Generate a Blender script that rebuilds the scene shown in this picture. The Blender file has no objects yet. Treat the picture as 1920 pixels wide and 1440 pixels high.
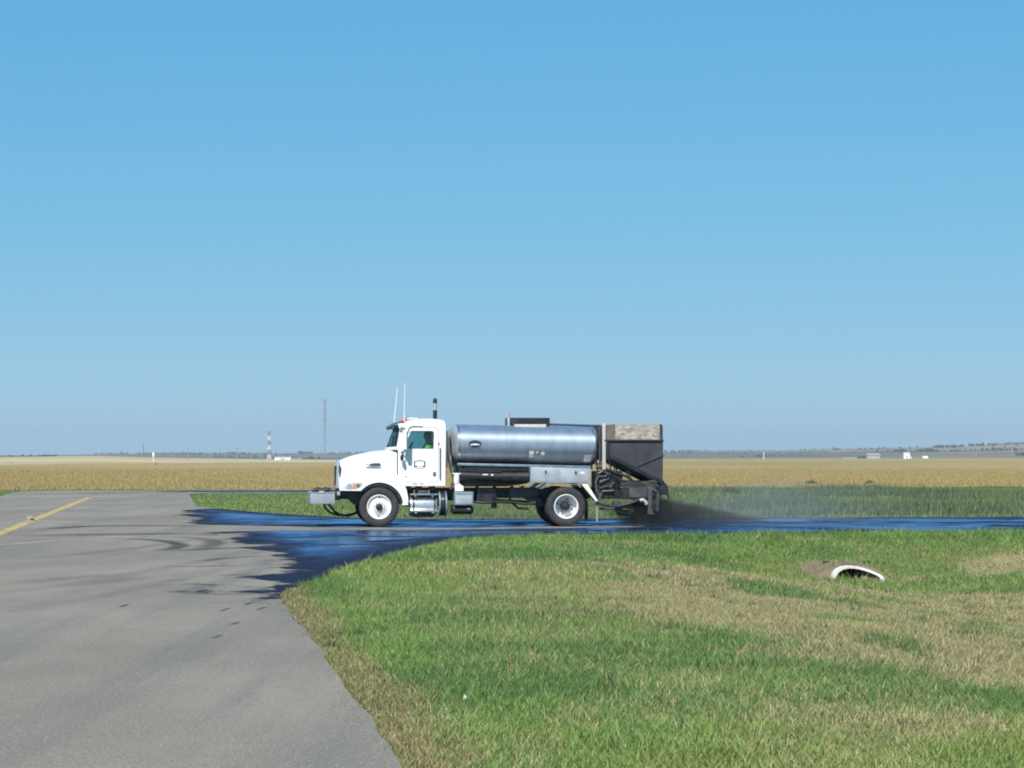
import bpy, bmesh, math, random
import numpy as np
from mathutils import Vector, Matrix

random.seed(7)
RNG = np.random.default_rng(11)
R = math.radians
scene = bpy.context.scene
COL = scene.collection

# ------------------------------------------------------------------ camera, sky, sun, exposure
FOC, EYE = 4480.0, 1.77                 # focal length in photo pixels (1920 wide), eye height in metres
PIT = math.atan(138 / FOC)
cam = bpy.data.cameras.new('camera')
cam.sensor_width = 36.0
cam.lens = 36.0 * FOC / 1920.0
cam.clip_start = 0.1
cam.clip_end = 40000
camo = bpy.data.objects.new('camera', cam)
camo.location = (0, 0, EYE)
camo.rotation_euler = (math.pi / 2 + PIT, 0, 0)
COL.objects.link(camo)
scene.camera = camo

SUN_EL, SUN_AZ = R(47), R(198)          # azimuth clockwise from +Y: behind the camera, a little to the left
w = bpy.data.worlds.new('World'); scene.world = w; w.use_nodes = True
nt = w.node_tree; nt.nodes.clear()
sky = nt.nodes.new('ShaderNodeTexSky'); sky.sky_type = 'NISHITA'; sky.sun_disc = False
sky.sun_elevation = SUN_EL; sky.sun_rotation = SUN_AZ
sky.altitude = 300; sky.air_density = 0.9; sky.dust_density = 0.25; sky.ozone_density = 4.0
# one uniform grade per channel for the whole sky (cooler, deeper blue)
sep = nt.nodes.new('ShaderNodeSeparateColor'); cmb = nt.nodes.new('ShaderNodeCombineColor')
nt.links.new(sky.outputs[0], sep.inputs[0])
for ch, (mul, pw) in enumerate(((0.49, 0.89), (2.05, 0.42), (3.92, 0.25))):
    p_ = nt.nodes.new('ShaderNodeMath'); p_.operation = 'POWER'; p_.inputs[1].default_value = pw
    m_ = nt.nodes.new('ShaderNodeMath'); m_.operation = 'MULTIPLY'; m_.inputs[1].default_value = mul
    nt.links.new(sep.outputs[ch], p_.inputs[0]); nt.links.new(p_.outputs[0], m_.inputs[0]); nt.links.new(m_.outputs[0], cmb.inputs[ch])
bg = nt.nodes.new('ShaderNodeBackground'); bg.inputs['Strength'].default_value = 0.10
wo = nt.nodes.new('ShaderNodeOutputWorld')
nt.links.new(cmb.outputs[0], bg.inputs['Color'])
nt.links.new(bg.outputs[0], wo.inputs['Surface'])
sl = bpy.data.lights.new('sun', 'SUN'); sl.energy = 5.0; sl.angle = R(0.53); sl.color = (1.0, 0.95, 0.87)
so = bpy.data.objects.new('sun', sl); COL.objects.link(so)
sdir = Vector((math.sin(SUN_AZ) * math.cos(SUN_EL), math.cos(SUN_AZ) * math.cos(SUN_EL), math.sin(SUN_EL)))
so.rotation_euler = sdir.to_track_quat('Z', 'Y').to_euler()
so.location = (0, -20, 60)
vs = scene.view_settings
vs.view_transform = 'Standard'; vs.look = 'None'; vs.gamma = 1.0; vs.exposure = 0.25; vs.use_curve_mapping = False
scene.render.engine = 'CYCLES'
scene.cycles.max_bounces = 8; scene.cycles.transparent_max_bounces = 12
scene.cycles.volume_bounces = 1
scene.cycles.use_denoising = True
scene.cycles.filter_width = 1.9

# ------------------------------------------------------------------ measuring helpers (photo pixel -> metres on the ground)
def g(u, v, z=0.0):
    x, y = (u - 960) / FOC, -(v - 720) / FOC
    c, s = math.cos(PIT), math.sin(PIT)
    d = (x, c - y * s, s + y * c)
    t = (z - EYE) / d[2]
    return (d[0] * t, d[1] * t)
def far(u, v, Y):                       # a point at distance Y seen at that pixel
    return ((u - 960) / FOC * Y, Y, EYE + (858 - v) / FOC * Y)

# ------------------------------------------------------------------ numpy noise and polygon distance
def vnoise(x, y, sc, seed=0):
    x = np.asarray(x, float) / sc; y = np.asarray(y, float) / sc
    ix, iy = np.floor(x).astype(np.int64), np.floor(y).astype(np.int64)
    fx, fy = x - ix, y - iy
    fx = fx * fx * (3 - 2 * fx); fy = fy * fy * (3 - 2 * fy)
    def h(a, b):
        n = (a * 374761393 + b * 668265263 + seed * 974711) & 0xffffffff
        n = ((n ^ (n >> 13)) * 1274126177) & 0xffffffff
        return ((n ^ (n >> 16)) & 0xffff) / 65535.0
    return (h(ix, iy) * (1 - fx) + h(ix + 1, iy) * fx) * (1 - fy) + (h(ix, iy + 1) * (1 - fx) + h(ix + 1, iy + 1) * fx) * fy
def fbm(x, y, sc, seed=0, n=3):
    t = 0; a = 0.5; s = 0
    for i in range(n):
        t = t + a * vnoise(x, y, sc / 2 ** i, seed + i * 17); s += a; a *= 0.55
    return t / s
def sdpoly(x, y, poly):                 # signed distance, positive inside
    x = np.asarray(x, float); y = np.asarray(y, float)
    d2 = np.full(x.shape, 1e18); ins = np.zeros(x.shape, bool)
    n = len(poly)
    for i in range(n):
        ax, ay = poly[i]; bx, by = poly[(i + 1) % n]
        ex, ey = bx - ax, by - ay
        t = np.clip(((x - ax) * ex + (y - ay) * ey) / (ex * ex + ey * ey + 1e-12), 0, 1)
        d2 = np.minimum(d2, (x - ax - t * ex) ** 2 + (y - ay - t * ey) ** 2)
        if ay != by:
            c = ((ay > y) != (by > y)) & (x < (bx - ax) * (y - ay) / (by - ay) + ax)
            ins ^= c
    return np.where(ins, 1, -1) * np.sqrt(d2)
def sstep(a, b, x):
    t = np.clip((x - a) / (b - a), 0, 1)
    return t * t * (3 - 2 * t)

# ------------------------------------------------------------------ materials
class NT:
    def __init__(s, name):
        s.m = bpy.data.materials.new(name); s.m.use_nodes = True
        s.t = s.m.node_tree; s.t.nodes.clear()
        s.out = s.t.nodes.new('ShaderNodeOutputMaterial')
    def n(s, typ, **kw):
        nd = s.t.nodes.new('ShaderNode' + typ)
        for k, v in kw.items():
            if k.startswith('_'): setattr(nd, k[1:], v)
        return nd
    def l(s, a, b): s.t.links.new(a, b)
    def noise(s, scale, detail=3, rough=0.55, vec=None, dist=0.0):
        nd = s.n('TexNoise'); nd.inputs['Scale'].default_value = scale
        nd.inputs['Detail'].default_value = detail; nd.inputs['Roughness'].default_value = rough
        nd.inputs['Distortion'].default_value = dist
        if vec is not None: s.l(vec, nd.inputs['Vector'])
        return nd.outputs['Fac']
    def coord(s, scale=(1, 1, 1), kind='Object', rot=(0, 0, 0)):
        tc = s.n('TexCoord'); mp = s.n('Mapping')
        mp.inputs['Scale'].default_value = scale; mp.inputs['Rotation'].default_value = rot
        s.l(tc.outputs[kind], mp.inputs['Vector']); return mp.outputs[0]
    def rng(s, fac, a, b, c=0.0, d=1.0, smooth=True):
        nd = s.n('MapRange'); nd.interpolation_type = 'SMOOTHSTEP' if smooth else 'LINEAR'
        s.l(fac, nd.inputs['Value'])
        for k, v in zip(('From Min', 'From Max', 'To Min', 'To Max'), (a, b, c, d)): nd.inputs[k].default_value = v
        return nd.outputs[0]
    def mixc(s, fac, a, b, mode='MIX'):
        nd = s.n('Mix'); nd.data_type = 'RGBA'; nd.blend_type = mode
        for sock, v in ((nd.inputs[0], fac), (nd.inputs[6], a), (nd.inputs[7], b)):
            if hasattr(v, 'node'): s.l(v, sock)
            else: sock.default_value = v if not isinstance(v, tuple) else (*v, 1)
        return nd.outputs[2]
    def math(s, op, a, b=0.0, c=None):
        nd = s.n('Math'); nd.operation = op
        for i, v in enumerate((a, b) if c is None else (a, b, c)):
            if hasattr(v, 'node'): s.l(v, nd.inputs[i])
            else: nd.inputs[i].default_value = v
        return nd.outputs[0]
    def bsdf(s, color, rough=0.5, metal=0.0, spec=0.5, bump=None, bstr=0.3, bdist=0.01, **kw):
        p = s.n('BsdfPrincipled')
        for k, v in (('Base Color', color), ('Roughness', rough), ('Metallic', metal), ('Specular IOR Level', spec)):
            if hasattr(v, 'node'): s.l(v, p.inputs[k])
            else: p.inputs[k].default_value = (*v, 1) if isinstance(v, tuple) else v
        for k, v in kw.items():
            p.inputs[k.replace('_', ' ')].default_value = v
        if bump is not None:
            b = s.n('Bump'); b.inputs['Strength'].default_value = bstr; b.inputs['Distance'].default_value = bdist
            s.l(bump, b.inputs['Height']); s.l(b.outputs[0], p.inputs['Normal'])
        return p.outputs[0]
    def done(s, sh): s.l(sh, s.out.inputs['Surface']); return s.m

def simple(name, c, rough=0.5, metal=0.0, var=0.12, nscale=6.0, dirt=None, spec=0.5, **kw):
    t = NT(name)
    n1 = t.noise(nscale, 4, 0.6, t.coord())
    col = t.mixc(t.rng(n1, 0.3, 0.7), tuple(v * (1 - var) for v in c), tuple(min(1, v * (1 + var)) for v in c))
    if dirt is not None:
        n2 = t.noise(nscale * 0.45, 5, 0.65, t.coord((1, 1, 2.0)))
        col = t.mixc(t.rng(n2, 0.52, 0.75, 0, dirt[1]), col, dirt[0])
    r = t.rng(n1, 0.2, 0.8, max(0.02, rough - 0.06), min(1, rough + 0.08))
    return t.done(t.bsdf(col, r, metal, spec, **kw))

M = {}
M['white'] = simple('white_paint', (0.80, 0.80, 0.79), 0.28, 0, 0.03, 3, ((0.55, 0.52, 0.47), 0.25), Coat_Weight=0.4)
M['black'] = simple('black_steel', (0.016, 0.017, 0.02), 0.45, 0, 0.3, 8, ((0.06, 0.055, 0.05), 0.5))
M['grime'] = simple('tarred_steel', (0.020, 0.020, 0.022), 0.38, 0, 0.5, 5, ((0.12, 0.11, 0.10), 0.7))
M['greysteel'] = simple('grey_painted_steel', (0.062, 0.064, 0.068), 0.5, 0, 0.3, 4, ((0.018, 0.018, 0.02), 0.7))
M['hopper'] = simple('dark_hopper_steel', (0.040, 0.042, 0.047), 0.55, 0, 0.25, 2.5, ((0.09, 0.085, 0.08), 0.45))
M['rubber'] = simple('tyre_rubber', (0.030, 0.030, 0.032), 0.75, 0, 0.25, 9, ((0.075, 0.07, 0.066), 0.7))
M['rimwhite'] = simple('white_wheel_paint', (0.82, 0.82, 0.81), 0.4, 0, 0.03, 6, ((0.45, 0.42, 0.38), 0.2))
M['chrome'] = simple('chrome', (0.80, 0.80, 0.80), 0.24, 0.8, 0.04, 5, ((0.4, 0.38, 0.35), 0.2))
M['alum'] = simple('brushed_aluminium', (0.60, 0.62, 0.64), 0.36, 1.0, 0.06, 5, ((0.40, 0.41, 0.42), 0.5))
M['alumflat'] = simple('dull_aluminium_sheet', (0.47, 0.50, 0.53), 0.5, 0.55, 0.07, 4, ((0.28, 0.29, 0.30), 0.45))
M['tray'] = simple('dull_grey_tray', (0.33, 0.36, 0.40), 0.5, 0.4, 0.08, 4, ((0.18, 0.18, 0.19), 0.5))
M['post'] = simple('pale_grey_paint', (0.50, 0.48, 0.44), 0.55, 0, 0.08, 4, ((0.25, 0.22, 0.19), 0.5))
M['visor'] = simple('dark_visor', (0.02, 0.03, 0.055), 0.15, 0, 0.1, 3)
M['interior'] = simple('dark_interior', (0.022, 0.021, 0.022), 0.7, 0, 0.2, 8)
M['decal'] = simple('white_decal', (0.78, 0.78, 0.76), 0.45, 0, 0.03, 9)
M['ink'] = simple('dark_print', (0.018, 0.032, 0.075), 0.5, 0, 0.1, 9)
M['inkgrey'] = simple('grey_print', (0.10, 0.10, 0.11), 0.5, 0, 0.1, 9)
M['amber'] = simple('amber_lens', (0.75, 0.22, 0.06), 0.2, 0, 0.05, 9)
M['lens'] = simple('clear_lamp_lens', (0.62, 0.63, 0.64), 0.1, 0.4, 0.2, 30)
M['red'] = simple('red_paint', (0.45, 0.06, 0.05), 0.45, 0, 0.1, 6)
M['hivis'] = simple('hi_vis_fabric', (0.50, 0.85, 0.18), 0.8, 0, 0.06, 20)
M['skin'] = simple('skin', (0.42, 0.24, 0.17), 0.55, 0, 0.06, 20)
M['cloth'] = simple('dark_cloth', (0.03, 0.035, 0.05), 0.85, 0, 0.2, 20)
M['concrete'] = simple('weathered_concrete', (0.62, 0.59, 0.53), 0.85, 0, 0.10, 5, ((0.36, 0.33, 0.28), 0.5))
M['gravel'] = simple('gravel', (0.14, 0.12, 0.095), 0.9, 0, 0.5, 3)
M['siltmat'] = simple('dark_silt', (0.09, 0.07, 0.05), 0.95, 0, 0.2, 9)  # coloured dark to deepen the shade inside the culvert
M['bldwhite'] = simple('white_siding', (0.80, 0.80, 0.80), 0.6, 0, 0.03, 1)
M['bldroof'] = simple('grey_roof', (0.30, 0.30, 0.31), 0.6, 0, 0.08, 1)
M['bldtan'] = simple('tan_siding', (0.48, 0.43, 0.36), 0.7, 0, 0.05, 1)
M['bldpink'] = simple('rose_siding', (0.42, 0.30, 0.28), 0.7, 0, 0.05, 1)
M['galv'] = simple('galvanised_steel', (0.30, 0.31, 0.33), 0.5, 0.3, 0.08, 3)
M['towerred'] = simple('tower_red', (0.28, 0.16, 0.15), 0.6, 0, 0.06, 1)
M['towerwhite'] = simple('tower_white', (0.75, 0.76, 0.78), 0.6, 0, 0.03, 1)
M['wood'] = simple('weathered_pole_wood', (0.16, 0.13, 0.10), 0.9, 0, 0.2, 6)
M['darkglass'] = simple('dark_window_glass', (0.03, 0.04, 0.05), 0.1, 0, 0.1, 2)
def osb():
    t = NT('chipboard')
    v = t.n('TexVoronoi'); v.inputs['Scale'].default_value = 9
    t.l(t.coord((1.0, 1, 2.2), rot=(0, 0.5, 0)), v.inputs['Vector'])
    n = t.noise(3, 4, 0.6, t.coord())
    sep = t.n('SeparateColor'); t.l(v.outputs['Color'], sep.inputs[0])
    c = t.mixc(sep.outputs[0], (0.24, 0.21, 0.175), (0.50, 0.45, 0.385))
    c = t.mixc(t.rng(n, 0.5, 0.72, 0, 0.55), c, (0.16, 0.145, 0.13))
    return t.done(t.bsdf(c, 0.85, bump=v.outputs['Distance'], bstr=0.2))
M['osb'] = osb()
def tankmat():
    t = NT('tank_jacket_aluminium')
    n = t.noise(1.6, 5, 0.6, t.coord((3.2, 1, 0.7)))
    n2 = t.noise(30, 3, 0.6, t.coord((0.3, 1, 3)))
    c = t.mixc(t.rng(n, 0.3, 0.75), (0.37, 0.43, 0.50), (0.29, 0.35, 0.42))
    r = t.rng(n2, 0.2, 0.8, 0.50, 0.60)
    return t.done(t.bsdf(c, r, 0.88, bump=n, bstr=0.08, bdist=0.03))
M['tank'] = tankmat()
def glass():
    t = NT('tinted_cab_glass')
    tr = t.n('BsdfTransparent'); tr.inputs[0].default_value = (0.62, 0.80, 0.80, 1)
    gl = t.n('BsdfGlossy'); gl.inputs['Roughness'].default_value = 0.03
    lw = t.n('LayerWeight'); lw.inputs[0].default_value = 0.18
    mx = t.n('MixShader'); t.l(t.rng(lw.outputs['Fresnel'], 0, 1, 0.03, 0.9, False), mx.inputs[0])
    t.l(tr.outputs[0], mx.inputs[1]); t.l(gl.outputs[0], mx.inputs[2])
    return t.done(mx.outputs[0])
M['glass'] = glass()

def asphalt():
    t = NT('weathered_asphalt')
    P = t.coord()
    big = t.noise(0.22, 4, 0.6, t.coord((1.0, 0.45, 1), rot=(0, 0, -0.14)))
    mid = t.noise(1.3, 4, 0.6, t.coord((1, 0.35, 1), rot=(0, 0, -0.14)))
    fine = t.noise(24, 4, 0.8, P)
    track = t.noise(1.0, 4, 0.6, t.coord((1.1, 0.045, 1), rot=(0, 0, -0.143)))
    stain = t.noise(0.9, 5, 0.65, t.coord((1, 0.6, 1)))
    speck = t.noise(45, 2, 0.5, P)
    c = t.mixc(t.rng(big, 0.32, 0.68), (0.190, 0.165, 0.127), (0.264, 0.230, 0.179))
    c = t.mixc(t.rng(track, 0.46, 0.66, 0, 0.55), c, (0.135, 0.124, 0.107))
    c = t.mixc(t.rng(stain, 0.60, 0.74, 0, 0.35), c, (0.115, 0.102, 0.085))
    c = t.mixc(t.rng(mid, 0.45, 0.75, 0, 0.45), c, (0.165, 0.154, 0.134))
    c = t.mixc(t.rng(fine, 0.50, 0.70, 0, 0.75), c, (0.10, 0.094, 0.084))
    c = t.mixc(t.rng(t.noise(7, 5, 0.7, P), 0.52, 0.72, 0, 0.3), c, (0.13, 0.12, 0.105))
    c = t.mixc(t.rng(speck, 0.60, 0.70, 0, 0.7), c, (0.52, 0.50, 0.46))
    return t.done(t.bsdf(c, t.rng(mid, 0.2, 0.8, 0.85, 0.97), spec=0.25, bump=fine, bstr=0.5, bdist=0.006))
M['asphalt'] = asphalt()

def tarmat():
    # wet bitumen emulsion; the attribute 'cover' (metres inside the sprayed area) and long streaks along the spray passes decide where it lies
    t = NT('wet_bitumen')
    a = t.n('Attribute', _attribute_name='cover').outputs['Fac']
    b = t.n('Attribute', _attribute_name='strip').outputs['Fac']
    rz = (0, 0, -0.11)
    teeth = t.noise(1.0, 5, 0.65, t.coord((0.42, 0.26, 1), rot=rz), dist=0.5)
    fringe = t.noise(1.0, 5, 0.7, t.coord((1.3, 0.9, 1), rot=rz), dist=0.4)
    e = t.math('ADD', a, t.math('MULTIPLY', t.math('SUBTRACT', teeth, 0.5), 3.4))
    e = t.math('ADD', e, t.math('MULTIPLY', t.math('SUBTRACT', fringe, 0.5), 2.0))
    s = t.math('ADD', b, t.math('MULTIPLY', t.math('SUBTRACT', fringe, 0.5), 0.9))
    inside = t.math('MULTIPLY', t.rng(e, -0.15, 0.35), t.rng(s, -0.12, 0.12))
    dust = t.math('MULTIPLY', t.rng(e, -1.5, 0.3), t.rng(fringe, 0.48, 0.72, 0, 0.42))
    dust = t.math('MULTIPLY', dust, t.rng(s, -0.7, 0.3, 0.35, 1))
    cover = t.math('MAXIMUM', inside, dust)
    ed = t.n('Attribute', _attribute_name='edge').outputs['Fac']
    wet = t.math('MULTIPLY', t.math('MULTIPLY', t.rng(e, 0.3, 1.5), t.rng(ed, 0.2, 1.7)), t.rng(s, -0.05, 0.25))
    streak = t.noise(1.0, 4, 0.6, t.coord((0.34, 0.40, 1), rot=(0, 0, -0.5)), dist=0.7)
    film = t.math('MULTIPLY', wet, t.rng(t.math('ADD', streak, t.math('MULTIPLY', t.math('SUBTRACT', fringe, 0.5), 0.35)), 0.38, 0.58, 0.0, 1))
    agg = t.noise(55, 3, 0.6, t.coord())
    df = t.n('BsdfDiffuse'); df.inputs['Color'].default_value = (0.008, 0.009, 0.016, 1)
    gl = t.n('BsdfGlossy'); gl.inputs['Color'].default_value = (0.47, 0.66, 0.95, 1)  # gloss tinted blue, painting in a deeper sky reflection
    t.l(t.rng(film, 0, 1, 0.58, 0.11, False), gl.inputs['Roughness'])
    bp = t.n('Bump'); bp.inputs['Distance'].default_value = 0.01
    t.l(t.rng(film, 0, 1, 0.9, 0.12, False), bp.inputs['Strength']); t.l(agg, bp.inputs['Height'])
    t.l(bp.outputs[0], gl.inputs['Normal'])
    lw = t.n('LayerWeight'); lw.inputs[0].default_value = 0.35
    pm = t.n('MixShader'); t.l(t.math('MULTIPLY', t.rng(film, 0, 1, 0.10, 0.80, False), lw.outputs['Fresnel']), pm.inputs[0])
    t.l(df.outputs[0], pm.inputs[1]); t.l(gl.outputs[0], pm.inputs[2]); p = pm
    tr = t.n('BsdfTransparent'); mx = t.n('MixShader')
    t.l(cover, mx.inputs[0]); t.l(tr.outputs[0], mx.inputs[1]); t.l(p.outputs[0], mx.inputs[2])
    return t.done(mx.outputs[0])
M['tar'] = tarmat()

def paint(name, c, wear):
    t = NT(name)
    n = t.noise(9, 5, 0.7, t.coord()); n2 = t.noise(1.1, 3, 0.6, t.coord())
    f = t.math('ADD', t.rng(n, 0.3, 0.75), t.math('MULTIPLY', t.math('SUBTRACT', n2, 0.5), 1.4))
    p = t.bsdf(t.mixc(n, c, tuple(v * 0.75 for v in c)), 0.8, spec=0.2)
    tr = t.n('BsdfTransparent'); mx = t.n('MixShader')
    t.l(t.rng(f, wear, wear + 0.3), mx.inputs[0]); t.l(p, mx.inputs[1]); t.l(tr.outputs[0], mx.inputs[2])
    return t.done(mx.outputs[0])
M['yellow'] = paint('worn_yellow_paint', (0.56, 0.41, 0.16), 0.52)
M['yellowworn'] = paint('faded_yellow_paint', (0.55, 0.44, 0.25), 0.42)

def smear():
    t = NT('tracked_bitumen_smear')
    a = t.n('Attribute', _attribute_name='fade').outputs['Fac']
    n = t.noise(1.0, 5, 0.7, t.coord((2.0, 7.0, 1), rot=(0, 0, -0.11)))
    p = t.bsdf((0.045, 0.043, 0.042), 0.8, spec=0.2)
    tr = t.n('BsdfTransparent'); mx = t.n('MixShader')
    t.l(t.math('MULTIPLY', a, t.rng(n, 0.28, 0.62)), mx.inputs[0])
    t.l(tr.outputs[0], mx.inputs[1]); t.l(p, mx.inputs[2])
    return t.done(mx.outputs[0])
M['smear'] = smear()

def groundmat():
    t = NT('prairie_ground')
    a = t.n('Attribute', _attribute_name='col').outputs['Color']
    n = t.noise(2.2, 6, 0.65, t.coord()); n2 = t.noise(0.05, 6, 0.6, t.coord((1, 0.4, 1))); n3 = t.noise(14, 4, 0.7, t.coord())
    c = t.mixc(t.rng(n, 0.3, 0.75, 0, 0.5), a, t.mixc(1.0, a, (0.62, 0.62, 0.60), 'MULTIPLY'))
    c = t.mixc(t.rng(n2, 0.4, 0.72, 0, 0.45), c, t.mixc(1.0, c, (0.80, 0.84, 0.78), 'MULTIPLY'))
    return t.done(t.bsdf(c, 0.95, spec=0.1, bump=n3, bstr=0.6, bdist=0.05))
M['ground'] = groundmat()
def blademat(name, trans):
    t = NT(name)
    a = t.n('Attribute', _attribute_name='col').outputs['Color']
    d = t.bsdf(a, 0.6, spec=0.25)
    tl = t.n('BsdfTranslucent'); t.l(a, tl.inputs[0])
    mx = t.n('MixShader'); mx.inputs[0].default_value = trans
    t.l(d, mx.inputs[1]); t.l(tl.outputs[0], mx.inputs[2])
    return t.done(mx.outputs[0])
M['blade'] = blademat('grass_blades', 0.3)
M['leaf'] = blademat('far_foliage', 0.2)

# ------------------------------------------------------------------ mesh helpers
def link(name, me, mat, parent=None):
    o = bpy.data.objects.new(name, me); COL.objects.link(o)
    if mat is not None and not me.materials: me.materials.append(M[mat] if isinstance(mat, str) else mat)
    if parent is not None: o.parent = parent
    return o
def tag(o, label, cat, group=None):
    o['label'] = label; o['category'] = cat
    if group: o['group'] = group
    return o
def struct(o, label=None):
    o['kind'] = 'structure'
    if label: o['label'] = label
    return o
def stuff(o, label, cat):
    o['kind'] = 'stuff'; o['label'] = label; o['category'] = cat
    return o
def empty(name, loc=(0, 0, 0), rz=0):
    o = bpy.data.objects.new(name, None); COL.objects.link(o); o.location = loc; o.rotation_euler = (0, 0, rz)
    o.empty_display_size = 0.2
    return o

class B:
    """collects shapes of ONE part into one mesh"""
    def __init__(s): s.v = []; s.f = []
    def add(s, vs, fs):
        o = len(s.v); s.v += [tuple(p) for p in vs]; s.f += [tuple(i + o for i in f) for f in fs]; return s
    def box(s, x0, x1, y0, y1, z0, z1):
        return s.add([(x0, y0, z0), (x1, y0, z0), (x1, y1, z0), (x0, y1, z0), (x0, y0, z1), (x1, y0, z1), (x1, y1, z1), (x0, y1, z1)],
                     [(3, 2, 1, 0), (4, 5, 6, 7), (0, 1, 5, 4), (1, 2, 6, 5), (2, 3, 7, 6), (3, 0, 4, 7)])
    def prism(s, poly, y0, y1):         # polygon in x,z swept along y
        n = len(poly)
        a = sum(poly[i][0] * poly[(i + 1) % n][1] - poly[(i + 1) % n][0] * poly[i][1] for i in range(n))
        if a < 0: poly = poly[::-1]
        vs = [(x, y0, z) for x, z in poly] + [(x, y1, z) for x, z in poly]
        return s.add(vs, [tuple(range(n)), tuple(range(2 * n - 1, n - 1, -1))] + [((i + 1) % n, i, n + i, n + (i + 1) % n) for i in range(n)])
    def tube(s, pts, r, n=10, cap=True):
        pts = [Vector(p) for p in pts]; rs = r if isinstance(r, (list, tuple)) else [r] * len(pts)
        vs = []; fs = []; up = None
        for i, p in enumerate(pts):
            d = (pts[min(i + 1, len(pts) - 1)] - pts[max(i - 1, 0)]).normalized()
            if up is None:
                up = Vector((0, 0, 1)) if abs(d.z) < 0.9 else Vector((1, 0, 0))
            a = d.cross(up).normalized(); b = a.cross(d).normalized(); up = b
            for k in range(n):
                t = 2 * math.pi * k / n
                vs.append(p + (a * math.cos(t) + b * math.sin(t)) * rs[i])
        for i in range(len(pts) - 1):
            for k in range(n):
                k2 = (k + 1) % n
                fs.append((i * n + k, i * n + k2, (i + 1) * n + k2, (i + 1) * n + k))
        if cap: fs += [tuple(range(n - 1, -1, -1)), tuple(range((len(pts) - 1) * n, len(pts) * n))]
        return s.add(vs, fs)
    def lathe(s, prof, c, n=40):        # prof: (radius, y) around the y axis through c
        vs = []; fs = []; m = len(prof)
        for k in range(n):
            t = 2 * math.pi * k / n
            for r, y in prof: vs.append((c[0] + r * math.cos(t), c[1] + y, c[2] + r * math.sin(t)))
        for k in range(n):
            k2 = (k + 1) % n
            for i in range(m - 1): fs.append((k * m + i, k2 * m + i, k2 * m + i + 1, k * m + i + 1))
        return s.add(vs, fs)
    def loft(s, rings, cap=True, closed=True):
        n = len(rings[0]); vs = [p for r in rings for p in r]; fs = []
        for i in range(len(rings) - 1):
            for k in range(n if closed else n - 1):
                k2 = (k + 1) % n
                fs.append((i * n + k, i * n + k2, (i + 1) * n + k2, (i + 1) * n + k))
        if cap: fs += [tuple(range(n - 1, -1, -1)), tuple(range((len(rings) - 1) * n, len(rings) * n))]
        return s.add(vs, fs)
    def sphere(s, c, r, n=12, m=8):
        rings = []
        for j in range(m + 1):
            t = math.pi * (j + 0.02) / (m + 0.04)
            rings.append([(c[0] + r[0] * math.sin(t) * math.cos(2 * math.pi * k / n), c[1] + r[1] * math.sin(t) * math.sin(2 * math.pi * k / n), c[2] + r[2] * math.cos(t)) for k in range(n)])
        return s.loft(rings)
    def mesh(s, name='mesh', smooth=False, bevel=0.0, seg=2, angle=35):
        me = bpy.data.meshes.new(name); me.from_pydata(s.v, [], s.f); me.update()
        bm = bmesh.new(); bm.from_mesh(me)
        bmesh.ops.recalc_face_normals(bm, faces=bm.faces)
        if bevel > 0:
            ed = [e for e in bm.edges if len(e.link_faces) == 2 and e.calc_face_angle(0) > R(30)]
            bmesh.ops.bevel(bm, geom=ed, offset=bevel, segments=seg, affect='EDGES', profile=0.7, clamp_overlap=True)
        if smooth:
            for f in bm.faces: f.smooth = True
            for e in bm.edges:
                if len(e.link_faces) == 2 and e.calc_face_angle(0) > R(angle): e.smooth = False
        bm.to_mesh(me); bm.free(); return me
    def obj(s, name, mat, parent=None, bevel=0.0, smooth=True, seg=2):
        return link(name, s.mesh(name, smooth or bevel > 0, bevel, seg), mat, parent)
def panel(outer, holes, y, th):         # flat panel in x,z at y with holes, thickness th towards +y side given by sign
    bm = bmesh.new(); edges = []
    for lp in [outer] + holes:
        vs = [bm.verts.new((x, y, z)) for x, z in lp]
        edges += [bm.edges.new((vs[i], vs[(i + 1) % len(vs)])) for i in range(len(vs))]
    bmesh.ops.triangle_fill(bm, edges=edges, use_beauty=True)
    r = bmesh.ops.extrude_face_region(bm, geom=list(bm.faces))
    bmesh.ops.translate(bm, vec=(0, th, 0), verts=[v for v in r['geom'] if isinstance(v, bmesh.types.BMVert)])
    bmesh.ops.recalc_face_normals(bm, faces=bm.faces)
    b = B(); bm.verts.index_update()
    b.add([v.co[:] for v in bm.verts], [[v.index for v in f.verts] for f in bm.faces]); bm.free(); return b
def rrect(x0, x1, z0, z1, r, n=4):
    pts = []
    for cx, cz, a0 in ((x1 - r, z1 - r, 0), (x0 + r, z1 - r, 90), (x0 + r, z0 + r, 180), (x1 - r, z0 + r, 270)):
        for i in range(n + 1):
            a = R(a0 + 90 * i / n); pts.append((cx + r * math.cos(a), cz + r * math.sin(a)))
    return pts
def ellipse(cx, cz, a, b, n=24, t0=0, t1=360):
    return [(cx + a * math.cos(R(t0 + (t1 - t0) * i / n)), cz + b * math.sin(R(t0 + (t1 - t0) * i / n))) for i in range(n)]
def mesh_np(name, V, F, attrs=None):
    me = bpy.data.meshes.new(name)
    V = np.asarray(V, np.float32); F = np.asarray(F, np.int32); k = F.shape[1]
    me.vertices.add(len(V)); me.vertices.foreach_set('co', V.ravel())
    me.loops.add(F.size); me.loops.foreach_set('vertex_index', F.ravel())
    me.polygons.add(len(F)); me.polygons.foreach_set('loop_start', np.arange(0, F.size, k, dtype=np.int32))
    me.polygons.foreach_set('loop_total', np.full(len(F), k, np.int32))
    for nm, (ty, dat) in (attrs or {}).items():
        at = me.attributes.new(nm, ty, 'POINT')
        dat = np.asarray(dat, np.float32)
        if ty == 'FLOAT_COLOR':
            if dat.shape[1] == 3: dat = np.concatenate([dat, np.ones((len(dat), 1), np.float32)], 1)
            at.data.foreach_set('color', dat.ravel())
        else: at.data.foreach_set('value', dat.ravel())
    me.update(); me.validate(); return me

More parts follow.
